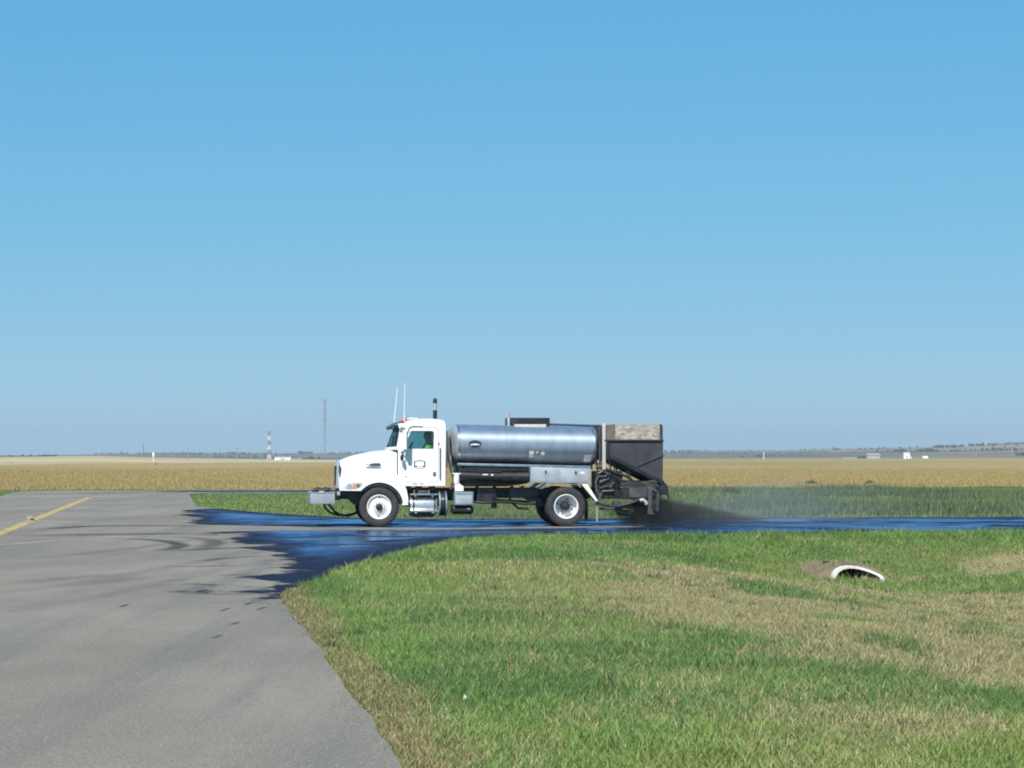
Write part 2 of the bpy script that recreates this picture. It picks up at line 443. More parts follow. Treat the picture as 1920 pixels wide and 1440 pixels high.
# ------------------------------------------------------------------ the paved ground plan (metres)
def redge(y): return 1.35 - 0.1445 * y
PAVE = [(redge(-70), -70), (redge(-10), -10), (redge(13.7), 13.7), (-1.38, 19.3), (-2.31, 25.9), (-2.95, 30.2), (-3.08, 31.6), (-2.98, 33.4), (-2.86, 35.5),
        (-2.72, 39.3), (-2.20, 44.9), (-1.47, 50.6), (-0.95, 53.0), (-0.3, 54.3), (0.6, 54.9), (3.6, 55.4), (7.0, 55.9), (13.0, 56.9), (70, 66.0),
        (70, 81.0), (15.5, 71.8), (5.3, 69.9), (0.6, 69.1), (-2.6, 69.0), (-4.35, 69.8), (-5.8, 72.2), (-7.83, 76.4), (-9.86, 81.9), (-11.4, 86.5), (-13.2, 99.0),
        (-15.6, 115.5), (-15.4, 119.0), (-14.0, 121.0), (-11.0, 122.0), (0.5, 123.8), (0.5, 132.0), (-9.0, 130.6), (-18.1, 129.2), (-22.5, 128.6), (-24.6, 127.4),
        (-25.4, 125.0), (-25.3, 121.0), (-23.3, 108.8), (-23.3 + 0.14 * 178.8, -70)]
EDGE = []                                # the same plan with a slightly crumbled edge, for the asphalt sheet itself
for _k, (_a, _b) in enumerate(zip(PAVE, PAVE[1:] + PAVE[:1])):
    EDGE.append(_a)
    if 1 <= _k <= 10:
        _L = math.hypot(_b[0] - _a[0], _b[1] - _a[1]); _n = int(_L / 0.25)
        for _q in range(1, _n):
            _t = _q / _n; _y = _a[1] + (_b[1] - _a[1]) * _t
            _j = random.uniform(-0.010, 0.010) + 0.02 * math.sin(_y * 0.9) + 0.012 * math.sin(_y * 2.3 + 1)
            EDGE.append((_a[0] + (_b[0] - _a[0]) * _t + _j, _y))
AX, AY, CZ0 = 7.5, 50.0, -0.70                       # the ditch: through the culvert mouth, along the taxiway
def height(x, y):
    x = np.asarray(x, float); y = np.asarray(y, float)
    d = np.abs((x - AX) + 0.1445 * (y - AY)) * 0.99
    sd = -sdpoly(x, y, PAVE)
    near = (y < 62)
    z = -0.035 + 0.0 * x
    side = sstep(0.3, 6.5, sd)
    ditch = np.exp(-(d / 4.6) ** 2) * 0.74 + 0.10 * np.exp(-(d / 9) ** 2)
    z = z - ditch * side * np.where(near, 1.0, 0.9) * sstep(260, 140, y)
    z = z + (fbm(x, y, 2.3, 5) - 0.5) * 0.10 * sstep(0.3, 2.0, sd) * sstep(400, 200, y)
    cyl = y - (AY + 0.35) + np.clip(x - (AX - 0.3), -0.5, 0.7) * 0.55
    z = np.maximum(z, np.where(sd > 0.3, (CZ0 + 0.215 - 0.75 * ((x - AX + 0.3) / 1.3) ** 2) - 3.0 * (1 - sstep(-0.04, 0.13, cyl)) + 0.03 * np.clip(cyl, 0, 3) - 0.9 * sstep(2.0, 6.0, cyl), -99))
    z = np.where((np.abs(x - AX + 0.25) < 0.46) & (cyl > -1.0) & (cyl < -0.02), np.minimum(z, CZ0 - 0.03), z)
    r = np.hypot(x, y); az = np.where(y > 1, x / np.maximum(y, 1) * FOC + 960, 3000)       # bearing as photo column
    # gentle rise of stubble fields on the left, then far hills
    rise = sstep(450, 1200, r) * (np.interp(az, [-400, 0, 180, 350, 500, 650, 900, 1250, 1600, 1920, 3000], [2.0, 1.9, 2.6, 1.25, -0.1, -0.3, 0.3, 0.95, 0.75, 1.2, 1.0]) + 0.03) + 0.25 * sstep(500, 900, r) * (fbm(x, y, 300, 9) - 0.5)
    ridge_px = np.interp(az, [-400, 0, 150, 300, 450, 640, 900, 1250, 1440, 1560, 1700, 1800, 1920, 2300, 3000], [858, 855, 853, 850, 848.5, 848, 847, 845.5, 844.5, 842.5, 839, 837, 833, 832, 845])
    top = (858 - ridge_px) / FOC * 5200
    hill = top * sstep(2300, 5200, r) * (0.86 + 0.22 * fbm(x, y, 900, 21) + 0.05 * fbm(x, y, 160, 23))
    return z + np.where(r > 400, rise, 0) + hill
HUMPR = None
def greengold(x, y):                     # 1 where the golden field stands, 0 on mown or weedy green
    line = 133 + 0.16 * (x + 25) + np.where(x > -6, 6, 0) * sstep(-6, 20, x)
    return sstep(-1.2, 1.2, y - line - (fbm(x, y, 6, 31) - 0.5) * 5)
DRY = [[g(*p, z) for p, z in (((1040, 1048), -.1), ((1480, 1036), -.2), ((1560, 1038), -.2), ((1920, 1038), -.3), ((2200, 1070), -.3), ((2100, 1330), -.1), ((1920, 1310), -.1), ((1600, 1255), 0), ((1400, 1200), 0), ((1300, 1170), 0), ((1180, 1190), 0), ((1090, 1140), 0))],
       [g(*p) for p in ((1380, 1345), (1600, 1322), (1920, 1325), (2200, 1340), (2200, 1395), (1920, 1405), (1650, 1365))]]
OLIVE2 = [g(*p) for p in ((1250, 1290), (1500, 1280), (2100, 1300), (2300, 1500), (1500, 1480), (1250, 1400))]
OLIVE = [g(*p) for p in ((700, 1075), (900, 1050), (1150, 1045), (1150, 1190), (950, 1185), (820, 1130))]
def dryness(x, y):
    n = fbm(x, y, 1.6, 41); n2 = fbm(x, y * 0.6, 5, 43)
    sc = np.clip(y / 30, 0.4, 2)
    d = np.zeros(np.shape(x))
    for i, P in enumerate(DRY):
        s = sdpoly(x, y, P) + (n - 0.5) * 3.0 * sc * (1 if i == 0 else 0.6) + (n2 - 0.5) * 2.2
        d = np.maximum(d, sstep(-0.5, 0.9, s) * (0.92 if i == 0 else 0.75))
    d = np.maximum(d, 0.55 * sstep(-1.5, 1.5, sdpoly(x, y, OLIVE) + (n - 0.5) * 3))
    d = np.maximum(d, 0.34 * sstep(-1.0, 1.0, sdpoly(x, y, OLIVE2) + (n - 0.5) * 3))
    d = np.maximum(d, 0.26 * sstep(0.50, 0.72, n2))
    d = np.maximum(d, 0.38 * sstep(0.60, 0.75, fbm(x, y, 0.7, 49)))
    # patchy: green tufts inside the dry part
    d = d * (1 - 0.85 * sstep(0.53, 0.64, fbm(x, y * 0.55, 2.0, 47)))
    return d
def edgedead(x, y, sd):                  # dead strip along the taxiway edge, sd = distance outside the asphalt
    wdt = 0.28 + 0.55 * fbm(x, y, 1.7, 51)
    return sstep(wdt, wdt * 0.5, sd) * sstep(34, 31, y) * (x > -6)
CULV = (AX - 0.3, AY + 0.35)
def soil(x, y):
    n = fbm(x, y, 0.9, 61)
    e = ((x - CULV[0] + 0.15) / 0.8) ** 2 + ((y - CULV[1] - 0.8) / 1.3) ** 2 + (n - 0.5) * 1.5
    return sstep(1.15, 0.75, e)
def lerp(a, b, t): return np.asarray(a) * (1 - t[..., None]) + np.asarray(b) * t[..., None]
def groundcol(x, y):
    d = dryness(x, y); sd = -sdpoly(x, y, PAVE)
    n = fbm(x, y, 0.7, 71)
    green = lerp((0.105, 0.140, 0.045), (0.160, 0.185, 0.066), n)
    straw = lerp((0.27, 0.225, 0.115), (0.36, 0.30, 0.16), n)
    c = lerp(green, straw, d)
    c = lerp(c, (0.20, 0.155, 0.085), 0.8 * edgedead(x, y, sd))
    c = lerp(c, lerp((0.175, 0.130, 0.090), (0.26, 0.20, 0.135), n), soil(x, y))
    weeds = lerp((0.075, 0.110, 0.040), (0.11, 0.135, 0.05), n)
    c = lerp(c, weeds, sstep(60, 64, y))
    gold = lerp((0.335, 0.245, 0.100), (0.400, 0.295, 0.126), fbm(x, y * 0.5, 14, 73))
    gold = lerp(gold, (0.27, 0.225, 0.10), 0.6 * sstep(0.45, 0.7, fbm(x, y * 0.4, 60, 75)))
    gg = greengold(x, y); c = lerp(c, gold, gg)
    r = np.hypot(x, y); az = np.where(y > 1, x / np.maximum(y, 1) * FOC + 960, 3000)
    lim = np.interp(az, [0, 300, 700, 1250, 1600, 1920], [560, 640, 980, 1800, 1700, 1800])
    pale = lerp((0.56, 0.44, 0.26), (0.50, 0.40, 0.26), fbm(x, y, 300, 77))
    band = sstep(0.55, 0.62, fbm(x * 0.35, y, 260, 79))
    pale = lerp(pale, (0.40, 0.33, 0.17), 0.7 * band)
    c = lerp(c, pale, sstep(lim, lim * 1.03, r))
    hillc = lerp((0.20, 0.165, 0.12), (0.11, 0.115, 0.08), sstep(0.4, 0.6, fbm(x, y, 420, 81)))
    hillc = lerp(hillc, (0.38, 0.31, 0.21), 0.6 * sstep(0.58, 0.68, fbm(x * 0.5, y, 500, 83)))
    hillc = lerp(hillc, (0.055, 0.075, 0.045), 0.8 * sstep(0.60, 0.70, fbm(x, y, 190, 85)))
    c = lerp(c, hillc, sstep(1900, 2500, r))
    return c

# ------------------------------------------------------------------ ground sheet, 8 km all round
ang = np.concatenate([np.arange(-22, 22.001, 0.15), np.arange(26, 338, 4)]) * math.pi / 180
rad = np.concatenate([[0.05], np.arange(1, 13, 1.0), np.arange(13, 50.2, 0.45), np.arange(50.3, 51.6, 0.08), np.arange(51.7, 54.0, 0.15), np.arange(54.2, 100, 0.45), np.arange(100, 160, 0.9)])
lr = [rad[-1]]
while lr[-1] < 8000: lr.append(lr[-1] * 1.03)
rad = np.concatenate([rad, np.array(lr[1:])])
A, RR = np.meshgrid(ang, rad)
gx, gy = (RR * np.sin(A)).ravel(), (RR * np.cos(A)).ravel()
gz = height(gx, gy)
na, nr = len(ang), len(rad)
i, j = np.meshgrid(np.arange(nr - 1), np.arange(na), indexing='ij')
i, j = i.ravel(), j.ravel(); j2 = (j + 1) % na
F = np.stack([i * na + j, (i + 1) * na + j, (i + 1) * na + j2, i * na + j2], 1)
fx_, fy_ = gx[F].mean(1), gy[F].mean(1); cyl_ = fy_ - (AY + 0.35) + np.clip(fx_ - (AX - 0.3), -0.5, 0.7) * 0.55
F = F[~((fx_ - CULV[0] > -0.40) & (fx_ - CULV[0] < 0.16) & (cyl_ > -0.10) & (cyl_ < 0.15))]      # the culvert's opening
me = mesh_np('ground', np.stack([gx, gy, gz], 1), F, {'col': ('FLOAT_COLOR', groundcol(gx, gy))})
me.polygons.foreach_set('use_smooth', np.ones(len(F), bool))
struct(link('ground', me, 'ground'), 'prairie ground with mown grass, weeds and far stubble fields')

# ------------------------------------------------------------------ asphalt sheet
def pave_bm():
    bm = bmesh.new()
    vs = [bm.verts.new((x, y, 0)) for x, y in EDGE]
    ed = [bm.edges.new((vs[k], vs[(k + 1) % len(vs)])) for k in range(len(vs))]
    bmesh.ops.triangle_fill(bm, edges=ed, use_beauty=True)
    for f in bm.faces:
        if f.normal.z < 0: f.normal_flip()
    return bm
def cut(bm, co, no, outer=False):
    bmesh.ops.bisect_plane(bm, geom=list(bm.verts) + list(bm.edges) + list(bm.faces), plane_co=co, plane_no=no, clear_outer=outer)
bm = pave_bm()
r_ = bmesh.ops.extrude_face_region(bm, geom=list(bm.faces))
bmesh.ops.translate(bm, vec=(0, 0, -0.12), verts=[v for v in r_['geom'] if isinstance(v, bmesh.types.BMVert)])
bmesh.ops.recalc_face_normals(bm, faces=bm.faces)
me = bpy.data.meshes.new('taxiway'); bm.to_mesh(me); bm.free()
taxi = struct(link('taxiway', me, 'asphalt'), 'weathered grey asphalt taxiway with side roads')

# the freshly sprayed bitumen on the side road
TARP = [g(345, 956), g(352, 967), g(362, 977), g(376, 985), g(420, 997), g(455, 1010), g(480, 1025), g(500, 1040), g(520, 1058), g(505, 1076), g(455, 1094), g(405, 1112),
        (-3.4, 31.0), (0, 20), (90, 40), (90, 90), (15, 90), (-6, 88)]
STRIP = [g(150, 979), g(450, 985), g(600, 988.3), g(870, 989.6), g(1080, 986), g(1185, 985), g(1215, 987), g(1185, 988.8), g(1080, 990), g(870, 992.6), g(600, 994.6), g(430, 996.5), g(150, 997)]
bm = pave_bm()
cut(bm, (-16.0, 0, 0), (-1, 0, 0), True); cut(bm, (0, 29.0, 0), (0, -1, 0), True); cut(bm, (0, 100.0, 0), (0, 1, 0), True)
cut(bm, (40, 0, 0), (1, 0, 0), True)
for xx in list(np.arange(-15.5, 6, 0.5)) + list(range(6, 40, 3)): cut(bm, (xx, 0, 0), (1, 0, 0))
for yy in np.arange(29.5, 100, 0.5): cut(bm, (0, yy, 0), (0, 1, 0))
bm.verts.index_update()
V = np.array([v.co[:] for v in bm.verts]); V[:, 2] = 0.005
me = bpy.data.meshes.new('wet_bitumen'); bm.to_mesh(me); bm.free()
me.vertices.foreach_set('co', V.astype(np.float32).ravel())
for nm, dat in (('cover', sdpoly(V[:, 0], V[:, 1], TARP)), ('strip', -sdpoly(V[:, 0], V[:, 1], STRIP)), ('edge', sdpoly(V[:, 0], V[:, 1], PAVE))):
    at = me.attributes.new(nm, 'FLOAT', 'POINT'); at.data.foreach_set('value', dat.astype(np.float32))
struct(link('wet_bitumen', me, 'tar'), 'wet glossy black bitumen coat freshly sprayed across the side road')
# second sprayed side road far behind
def ribbon(name, pts, width, mat, z, parent=None, fade=None):
    pts = [Vector((p[0], p[1], 0)) for p in pts]; vs = []; fs = []; n = len(pts)
    ws = width if isinstance(width, (list, tuple)) else [width] * n
    for k, p in enumerate(pts):
        d = (pts[min(k + 1, n - 1)] - pts[max(k - 1, 0)]).normalized(); s = Vector((-d.y, d.x, 0))
        for q in (-0.5, -0.17, 0.17, 0.5): vs.append((p.x + s.x * ws[k] * q, p.y + s.y * ws[k] * q, z))
    for k in range(n - 1):
        for q in range(3): fs.append((4 * k + q, 4 * k + q + 1, 4 * k + q + 5, 4 * k + q + 4))
    me = mesh_np(name, vs, fs)
    if fade is not None:
        at = me.attributes.new('fade', 'FLOAT', 'POINT')
        at.data.foreach_set('value', np.array([f_ * e for f_ in fade for e in (0, 1, 1, 0)], np.float32))
    return link(name, me, mat, parent)
def smooth_path(pts, n=8):
    P = [Vector((p[0], p[1], 0)) for p in pts]; out = []
    for k in range(len(P) - 1):
        a, b, c, d = P[max(k - 1, 0)], P[k], P[k + 1], P[min(k + 2, len(P) - 1)]
        for q in range(n):
            t = q / n
            out.append(0.5 * ((2 * b) + (c - a) * t + (2 * a - 5 * b + 4 * c - d) * t * t + (3 * b - a - 3 * c + d) * t ** 3))
    out.append(P[-1]); return [(p.x, p.y) for p in out]
far_tar = [(-18.6, 125.6), (-14.5, 126.3), (-10, 127.0), (-5, 127.7), (-2, 128.1), (0, 128.4)]
me = mesh_np('wet_bitumen', [(p[0], p[1] - 0.6 + s * (1.2 if k == 0 else 3.4), 0.005) for k, p in enumerate(far_tar) for s in (-1, 1)],
             [(2 * k, 2 * k + 2, 2 * k + 3, 2 * k + 1) for k in range(5)], {'cover': ('FLOAT', np.array([0.2, 0.2, 2, 2] + [6] * 8)), 'strip': ('FLOAT', np.full(12, 3.0)), 'edge': ('FLOAT', np.full(12, 0.9))})
struct(link('wet_bitumen', me, 'tar'), 'far strip of wet bitumen on the second side road')

# painted lines (parts of the taxiway)
ribbon('centre_line', [(-11.97 + 0.135 * (55.95 - y), y) for y in np.arange(-60, 108, 2.0)], 0.28, 'yellow', 0.004, taxi)
ribbon('lead_off_line', smooth_path([(-10.6, 46.2), (-10.37, 48.45), (-9.32, 52.27), (-7.4, 55.4), (-5.2, 57.2)]), 0.17, 'yellowworn', 0.004, taxi)
ribbon('lead_off_line', smooth_path([(-14.6, 72.5), (-13.9, 69.0), (-13.02, 66.75), (-9.92, 63.55), (-6.5, 62.0)]), 0.17, 'yellowworn', 0.004, taxi)
ribbon('lead_off_line', smooth_path([(-18.7, 106.5), (-18.6, 112), (-18.0, 119), (-16.5, 123)]), 0.2, 'yellowworn', 0.004, taxi)
# tyre smears of tracked bitumen
def sm(px, wd, fd):
    p = smooth_path([g(*q) for q in px], 6); n = len(p)
    f = [fd * math.sin(math.pi * min(1, max(0.02, k / (n - 1)))) ** 0.6 for k in range(n)]
    ribbon('tyre_smear', p, wd, 'smear', 0.003, taxi, f)
sm([(90, 992), (160, 987), (260, 985.5), (380, 986)], 0.9, 0.95)
sm([(40, 1006), (130, 1003), (220, 1002), (330, 1001), (430, 1001)], 2.2, 0.55)
sm([(200, 1010), (260, 1011), (310, 1015), (338, 1022), (322, 1029), (295, 1034)], 0.5, 0.85)
sm([(340, 1006), (395, 1013), (402, 1020), (372, 1031)], 0.6, 0.6)
sm([(330, 1033), (400, 1029), (470, 1026)], 0.5, 0.8)
sm([(380, 1052), (430, 1046), (500, 1043)], 0.35, 0.8)
sm([(300, 1062), (400, 1062), (500, 1061)], 0.4, 0.5)
sm([(20, 1095), (120, 1085), (230, 1076)], 0.8, 0.18)
sm([(120, 1100), (200, 1090), (260, 1082)], 0.7, 0.2)
sm([(0, 1112), (150, 1092), (300, 1066), (420, 1044), (520, 1020)], 0.55, 0.14)
sm([(0, 1150), (180, 1120), (330, 1088), (450, 1058)], 0.5, 0.12)
sm([(0, 1052), (140, 1040), (280, 1024), (400, 1008)], 0.6, 0.18)
sm([(60, 927), (160, 925.5), (250, 924.5), (345, 924)], 1.1, 0.9)
sm([(330, 1112), (400, 1114), (480, 1114)], 0.22, 0.6)
for (u, v) in ((422, 1143), (490, 1141), (466, 1132), (440, 1169), (407, 1194), (232, 1136)):
    sm([(u - 8, v + 3), (u, v), (u + 9, v - 3)], 0.08, 0.8)

# ------------------------------------------------------------------ grass blades
def blades(name, x, y, h, wd, col, lean, seg, mat='blade', z=None):
    n = len(x)
    if z is None: z = height(x, y)
    a = RNG.uniform(0, 2 * math.pi, n); la = RNG.uniform(0, 2 * math.pi, n)
    cx, cy = np.cos(a) * wd / 2, np.sin(a) * wd / 2
    lx, ly = np.cos(la) * lean * h, np.sin(la) * lean * h
    zb = z - 0.01
    if seg == 2:
        P = np.stack([np.stack([x - cx, y - cy, zb], 1), np.stack([x + cx, y + cy, zb], 1),
                      np.stack([x - cx * .8 + lx * .35, y - cy * .8 + ly * .35, zb + h * .6], 1), np.stack([x + cx * .8 + lx * .35, y + cy * .8 + ly * .35, zb + h * .6], 1),
                      np.stack([x + lx, y + ly, zb + h], 1)], 1)
        b = np.arange(n)[:, None] * 5
        T = np.concatenate([b + [0, 1, 3], b + [0, 3, 2], b + [2, 3, 4]], 0)
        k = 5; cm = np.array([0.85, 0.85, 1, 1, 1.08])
    else:
        P = np.stack([np.stack([x - cx, y - cy, zb], 1), np.stack([x + cx, y + cy, zb], 1), np.stack([x + lx, y + ly, zb + h], 1)], 1)
        T = np.arange(n)[:, None] * 3 + [0, 1, 2]
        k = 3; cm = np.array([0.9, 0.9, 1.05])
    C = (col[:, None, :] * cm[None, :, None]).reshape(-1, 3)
    me = mesh_np(name, P.reshape(-1, 3), T, {'col': ('FLOAT_COLOR', C)})
    return link(name, me, mat)
def scatter(y0, y1, dens, xl, xr):
    out = []
    for yy in np.arange(y0, y1, 1.0):
        a, b = xl(yy), xr(yy)
        n = int((b - a) * dens(yy) * min(1.0, y1 - yy))
        out.append(np.stack([RNG.uniform(a, b, n), RNG.uniform(yy, min(yy + 1, y1), n)], 1))
    p = np.concatenate(out); return p[:, 0], p[:, 1]
def grasscol(x, y, sd, n):
    d = dryness(x, y); ed = edgedead(x, y, sd); r = RNG.uniform(0, 1, n); tone = fbm(x, y, 1.1, 91); pt = fbm(x, y, 3.5, 93)
    green = lerp((0.118, 0.222, 0.048), (0.262, 0.385, 0.105), np.clip(r * 0.6 + tone * 0.5, 0, 1))
    green = lerp(green, (0.095, 0.190, 0.055), 0.65 * sstep(0.52, 0.68, pt))
    green = lerp(green, (0.310, 0.350, 0.095), 0.6 * sstep(0.55, 0.35, pt))
    straw = lerp((0.30, 0.25, 0.12), (0.54, 0.45, 0.255), RNG.uniform(0, 1, n))
    isdry = (RNG.uniform(0, 1, n) < np.clip(0.05 + 0.85 * d, 0, 1))
    c = np.where(isdry[:, None], straw, green)
    gold = lerp((0.24, 0.19, 0.085), (0.46, 0.37, 0.19), RNG.uniform(0, 1, n))
    c = np.where((RNG.uniform(0, 1, n) < 0.72 * ed)[:, None], gold, c)
    return c, d, ed
XL = lambda y: -0.214 * y - 3.0
XR = lambda y: 0.214 * y + 4.5
def lawn(y0, y1, dens, wd, seg, hs):
    x, y = scatter(y0, y1, dens, lambda yy: max(-4.5, XL(yy)), XR)
    sd = -sdpoly(x, y, PAVE)
    keep = sd > 0.03 - 0.34 * RNG.uniform(0, 1, len(x)) ** 2.5 * sstep(0.40, 0.78, fbm(x, y, 0.75, 97)) * sstep(36, 31, y) - 0.05 * RNG.uniform(0, 1, len(x)) ** 3
    keep &= RNG.uniform(0, 1, len(x)) > 0.80 * soil(x, y)
    keep &= ~((np.abs(x - CULV[0]) < 0.55) & (y > CULV[1] - 0.45) & (y < CULV[1] + 0.3))
    x, y, sd = x[keep], y[keep], sd[keep]; n = len(x)
    c, d, ed = grasscol(x, y, sd, n)
    c = c * (RNG.uniform(0.62, 1.36, n) * (0.86 + 0.28 * fbm(x, y, 0.35, 99)))[:, None]
    c = np.where((sd < 0.0)[:, None], c * np.array((1.05, 0.9, 0.8)), c)
    h = hs * RNG.gamma(6, 1 / 6, n) * (0.45 + 1.1 * fbm(x, y, 0.55, 95)) * (1 - 0.3 * d) * (1 - 0.25 * ed)
    h *= 1 + 0.9 * sstep(1.3, 0.5, np.hypot(x - CULV[0], (y - CULV[1] + 0.9)))
    h *= 1 + 0.8 * sstep(3, 0.3, sd) * sstep(33, 40, y) * sstep(-2, 9, x)
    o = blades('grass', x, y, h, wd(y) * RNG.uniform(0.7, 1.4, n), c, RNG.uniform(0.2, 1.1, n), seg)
    return o
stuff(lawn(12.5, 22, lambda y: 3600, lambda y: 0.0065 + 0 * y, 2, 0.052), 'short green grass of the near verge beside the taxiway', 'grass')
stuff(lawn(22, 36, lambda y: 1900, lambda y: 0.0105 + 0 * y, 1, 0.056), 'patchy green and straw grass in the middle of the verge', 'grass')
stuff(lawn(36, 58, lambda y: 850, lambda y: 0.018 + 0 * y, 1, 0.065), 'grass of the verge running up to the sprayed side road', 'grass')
x, y = scatter(13, 50, lambda yy: 1.1, lambda yy: max(-4.5, XL(yy)), XR)
sd = -sdpoly(x, y, PAVE); k = (sd > 0.1) & (RNG.uniform(0, 1, len(x)) < 0.35 + 0.5 * dryness(x, y) + 0.4 * edgedead(x, y, sd)); x, y = x[k], y[k]
m_ = 26
X = np.repeat(x, m_) + RNG.normal(0, 0.05, len(x) * m_) * np.repeat(RNG.uniform(0.6, 1.8, len(x)), m_); Y_ = np.repeat(y, m_) + RNG.normal(0, 0.06, len(x) * m_)
hc = np.repeat(RNG.uniform(0.05, 0.13, len(x)), m_) * RNG.uniform(0.5, 1.1, len(X))
cc = np.repeat(lerp((0.065, 0.115, 0.045), (0.16, 0.20, 0.075), RNG.uniform(0, 1, len(x))), m_, axis=0) * RNG.uniform(0.8, 1.2, (len(X), 1))
stuff(blades('weed_tufts', X, Y_, hc, np.clip(Y_ * 0.0006, 0.010, 0.022), cc, RNG.uniform(0.2, 1.2, len(X)), 1), 'small dark weed tufts scattered through the verge', 'weeds')
yg = RNG.uniform(9, 55, 900) ** 1.0; gy_ = yg
exs = np.interp(yg, [p[1] for p in PAVE[1:15]], [p[0] for p in PAVE[1:15]]); off_ = RNG.normal(0.0, 0.07, 900)
sz = RNG.uniform(0.003, 0.010, 900) * (0.8 + yg / 60); xg = exs + off_
tet = np.array([(-1, -0.6, 0), (1, -0.7, 0), (0.1, 1, 0), (0.0, 0.1, 0.9)])
PV = (tet[None] * sz[:, None, None] + np.stack([xg, yg, np.where(off_ < 0, 0.0, -0.005)], 1)[:, None, :]).reshape(-1, 3)
PF = (np.arange(900)[:, None, None] * 4 + np.array([(0, 1, 3), (1, 2, 3), (2, 0, 3)])[None]).reshape(-1, 3)
stuff(link('gravel', mesh_np('gravel', PV, PF), 'gravel'), 'loose gravel crumbs along the broken asphalt edge', 'gravel')
# weeds beyond the side road
x, y = scatter(68, 142, lambda yy: 44 if yy < 100 else 26, XL, lambda yy: XR(yy) + 3)
sd = -sdpoly(x, y, PAVE); gg = greengold(x, y)
k = (sd > 0.05) & (RNG.uniform(0, 1, len(x)) > gg); x, y, sd = x[k], y[k], sd[k]; n = len(x)
tall = sstep(0.9, 4.5, sd) * (0.35 + 0.65 * sstep(0.42, 0.62, fbm(x, y, 5.0, 101)))
mown = sstep(7.5, 4.0, np.abs(x + 7 - 0.0 * y - (y - 86) * -0.12)) * sstep(112, 84, y)
tall = np.where((x < -3.5), tall * (0.02 + 0.6 * sstep(-11, -6, x) * sstep(116, 104, y)), tall)
h = (0.06 + 0.17 * tall * (0.5 + fbm(x, y, 3.2, 113))) * RNG.gamma(7, 1 / 7, n) * (0.7 + 0.6 * fbm(x, y, 2.0, 103))
tn = np.clip(RNG.uniform(0, 1, n) * 0.6 + fbm(x, y, 3, 105) * 0.5, 0, 1)
c = lerp((0.150, 0.225, 0.065), (0.275, 0.330, 0.115), tn)
c = np.where((x < -3.5)[:, None], c * np.array((1.15, 1.15, 0.95)), c)
c = lerp(c, lerp((0.090, 0.130, 0.068), (0.165, 0.205, 0.105), tn), np.clip(tall * 1.1, 0, 1))
c = np.where((RNG.uniform(0, 1, n) < 0.05)[:, None], np.array((0.27, 0.24, 0.12)), c)
stuff(blades('weeds', x, y, h, 0.042 * RNG.uniform(0.6, 1.5, n), c, RNG.uniform(0.1, 0.8, n), 1), 'dark green weeds and grass beyond the side road', 'weeds')
# golden field
x, y = scatter(130, 430, lambda yy: 16 * 150 / yy * max(0.05, min(1, (430 - yy) / 200)), XL, lambda yy: XR(yy) + 3)
k = (-sdpoly(x, y, PAVE) > 0.6) & (RNG.uniform(0, 1, len(x)) < greengold(x, y)); x, y = x[k], y[k]; n = len(x)
tn = np.clip(RNG.uniform(0, 1, n) * 0.7 + fbm(x, y, 9, 107) * 0.4, 0, 1)
c = lerp((0.395, 0.292, 0.118), (0.475, 0.36, 0.158), tn)
c = np.where((RNG.uniform(0, 1, n) < 0.03 + 0.16 * sstep(0.6, 0.75, fbm(x, y, 11, 109)))[:, None], np.array((0.21, 0.19, 0.075)), c)
h = 0.12 * RNG.gamma(8, 1 / 8, n) * (0.75 + 0.5 * fbm(x, y, 4, 111))
stuff(blades('golden_crop', x, y, h, 0.06 * RNG.uniform(0.6, 1.5, n), c, RNG.uniform(0.05, 0.6, n), 1), 'ripe golden field stretching across behind the truck', 'crop')

# ------------------------------------------------------------------ the truck (local: x backwards from the front axle, y to the far side, z up)
YAW = R(6.5)
truck = empty('distributor_truck', (-3.515, 62.07, 0.005), YAW)
tag(truck, 'white tanker truck with silver tank and rear chip hopper spraying bitumen', 'truck')

# chassis
b = B()
for s in (-1, 1): b.box(-1.05, 7.0, s * 0.43 - 0.04, s * 0.43 + 0.04, 0.72, 0.98)
for xx in (-0.95, 0.9, 2.4, 3.7, 5.6, 6.9): b.box(xx - 0.05, xx + 0.05, -0.392, 0.392, 0.76, 0.94)
b.obj('chassis_frame', 'black', truck, 0.008)
b = B().tube([(0, -0.85, 0.5), (0, -0.5, 0.42), (0, 0.5, 0.42), (0, 0.85, 0.5)], 0.06); b.obj('front_axle', 'black', truck)
b = B().tube([(4.807, -0.8, 0.51), (4.807, 0.8, 0.51)], 0.09).sphere((4.807, 0, 0.51), (0.26, 0.2, 0.24)); b.obj('rear_axle', 'black', truck)
b = B().tube([(1.6, 0, 0.72), (4.6, 0, 0.55)], 0.055); b.obj('drive_shaft', 'black', truck)
for s in (-1, 1):
    b = B()
    for q in range(3):
        b.loft([[(x, s * 0.5 - 0.04, z - q * 0.03), (x, s * 0.5 + 0.04, z - q * 0.03), (x, s * 0.5 + 0.04, z - 0.026 - q * 0.03), (x, s * 0.5 - 0.04, z - 0.026 - q * 0.03)]
                for x, z in [(4.807 + t * (0.7 - q * 0.15), 0.62 + 0.12 * t * t) for t in (-1, -0.5, 0, 0.5, 1)]])
    b.obj('leaf_spring', 'black', truck)
b = B().box(-0.55, 0.62, -0.38, 0.38, 0.62, 1.3); b.obj('engine_block', 'grime', truck, 0.03)
b = B().box(0.7, 1.55, -0.25, 0.25, 0.5, 0.95); b.obj('gearbox', 'grime', truck, 0.05)

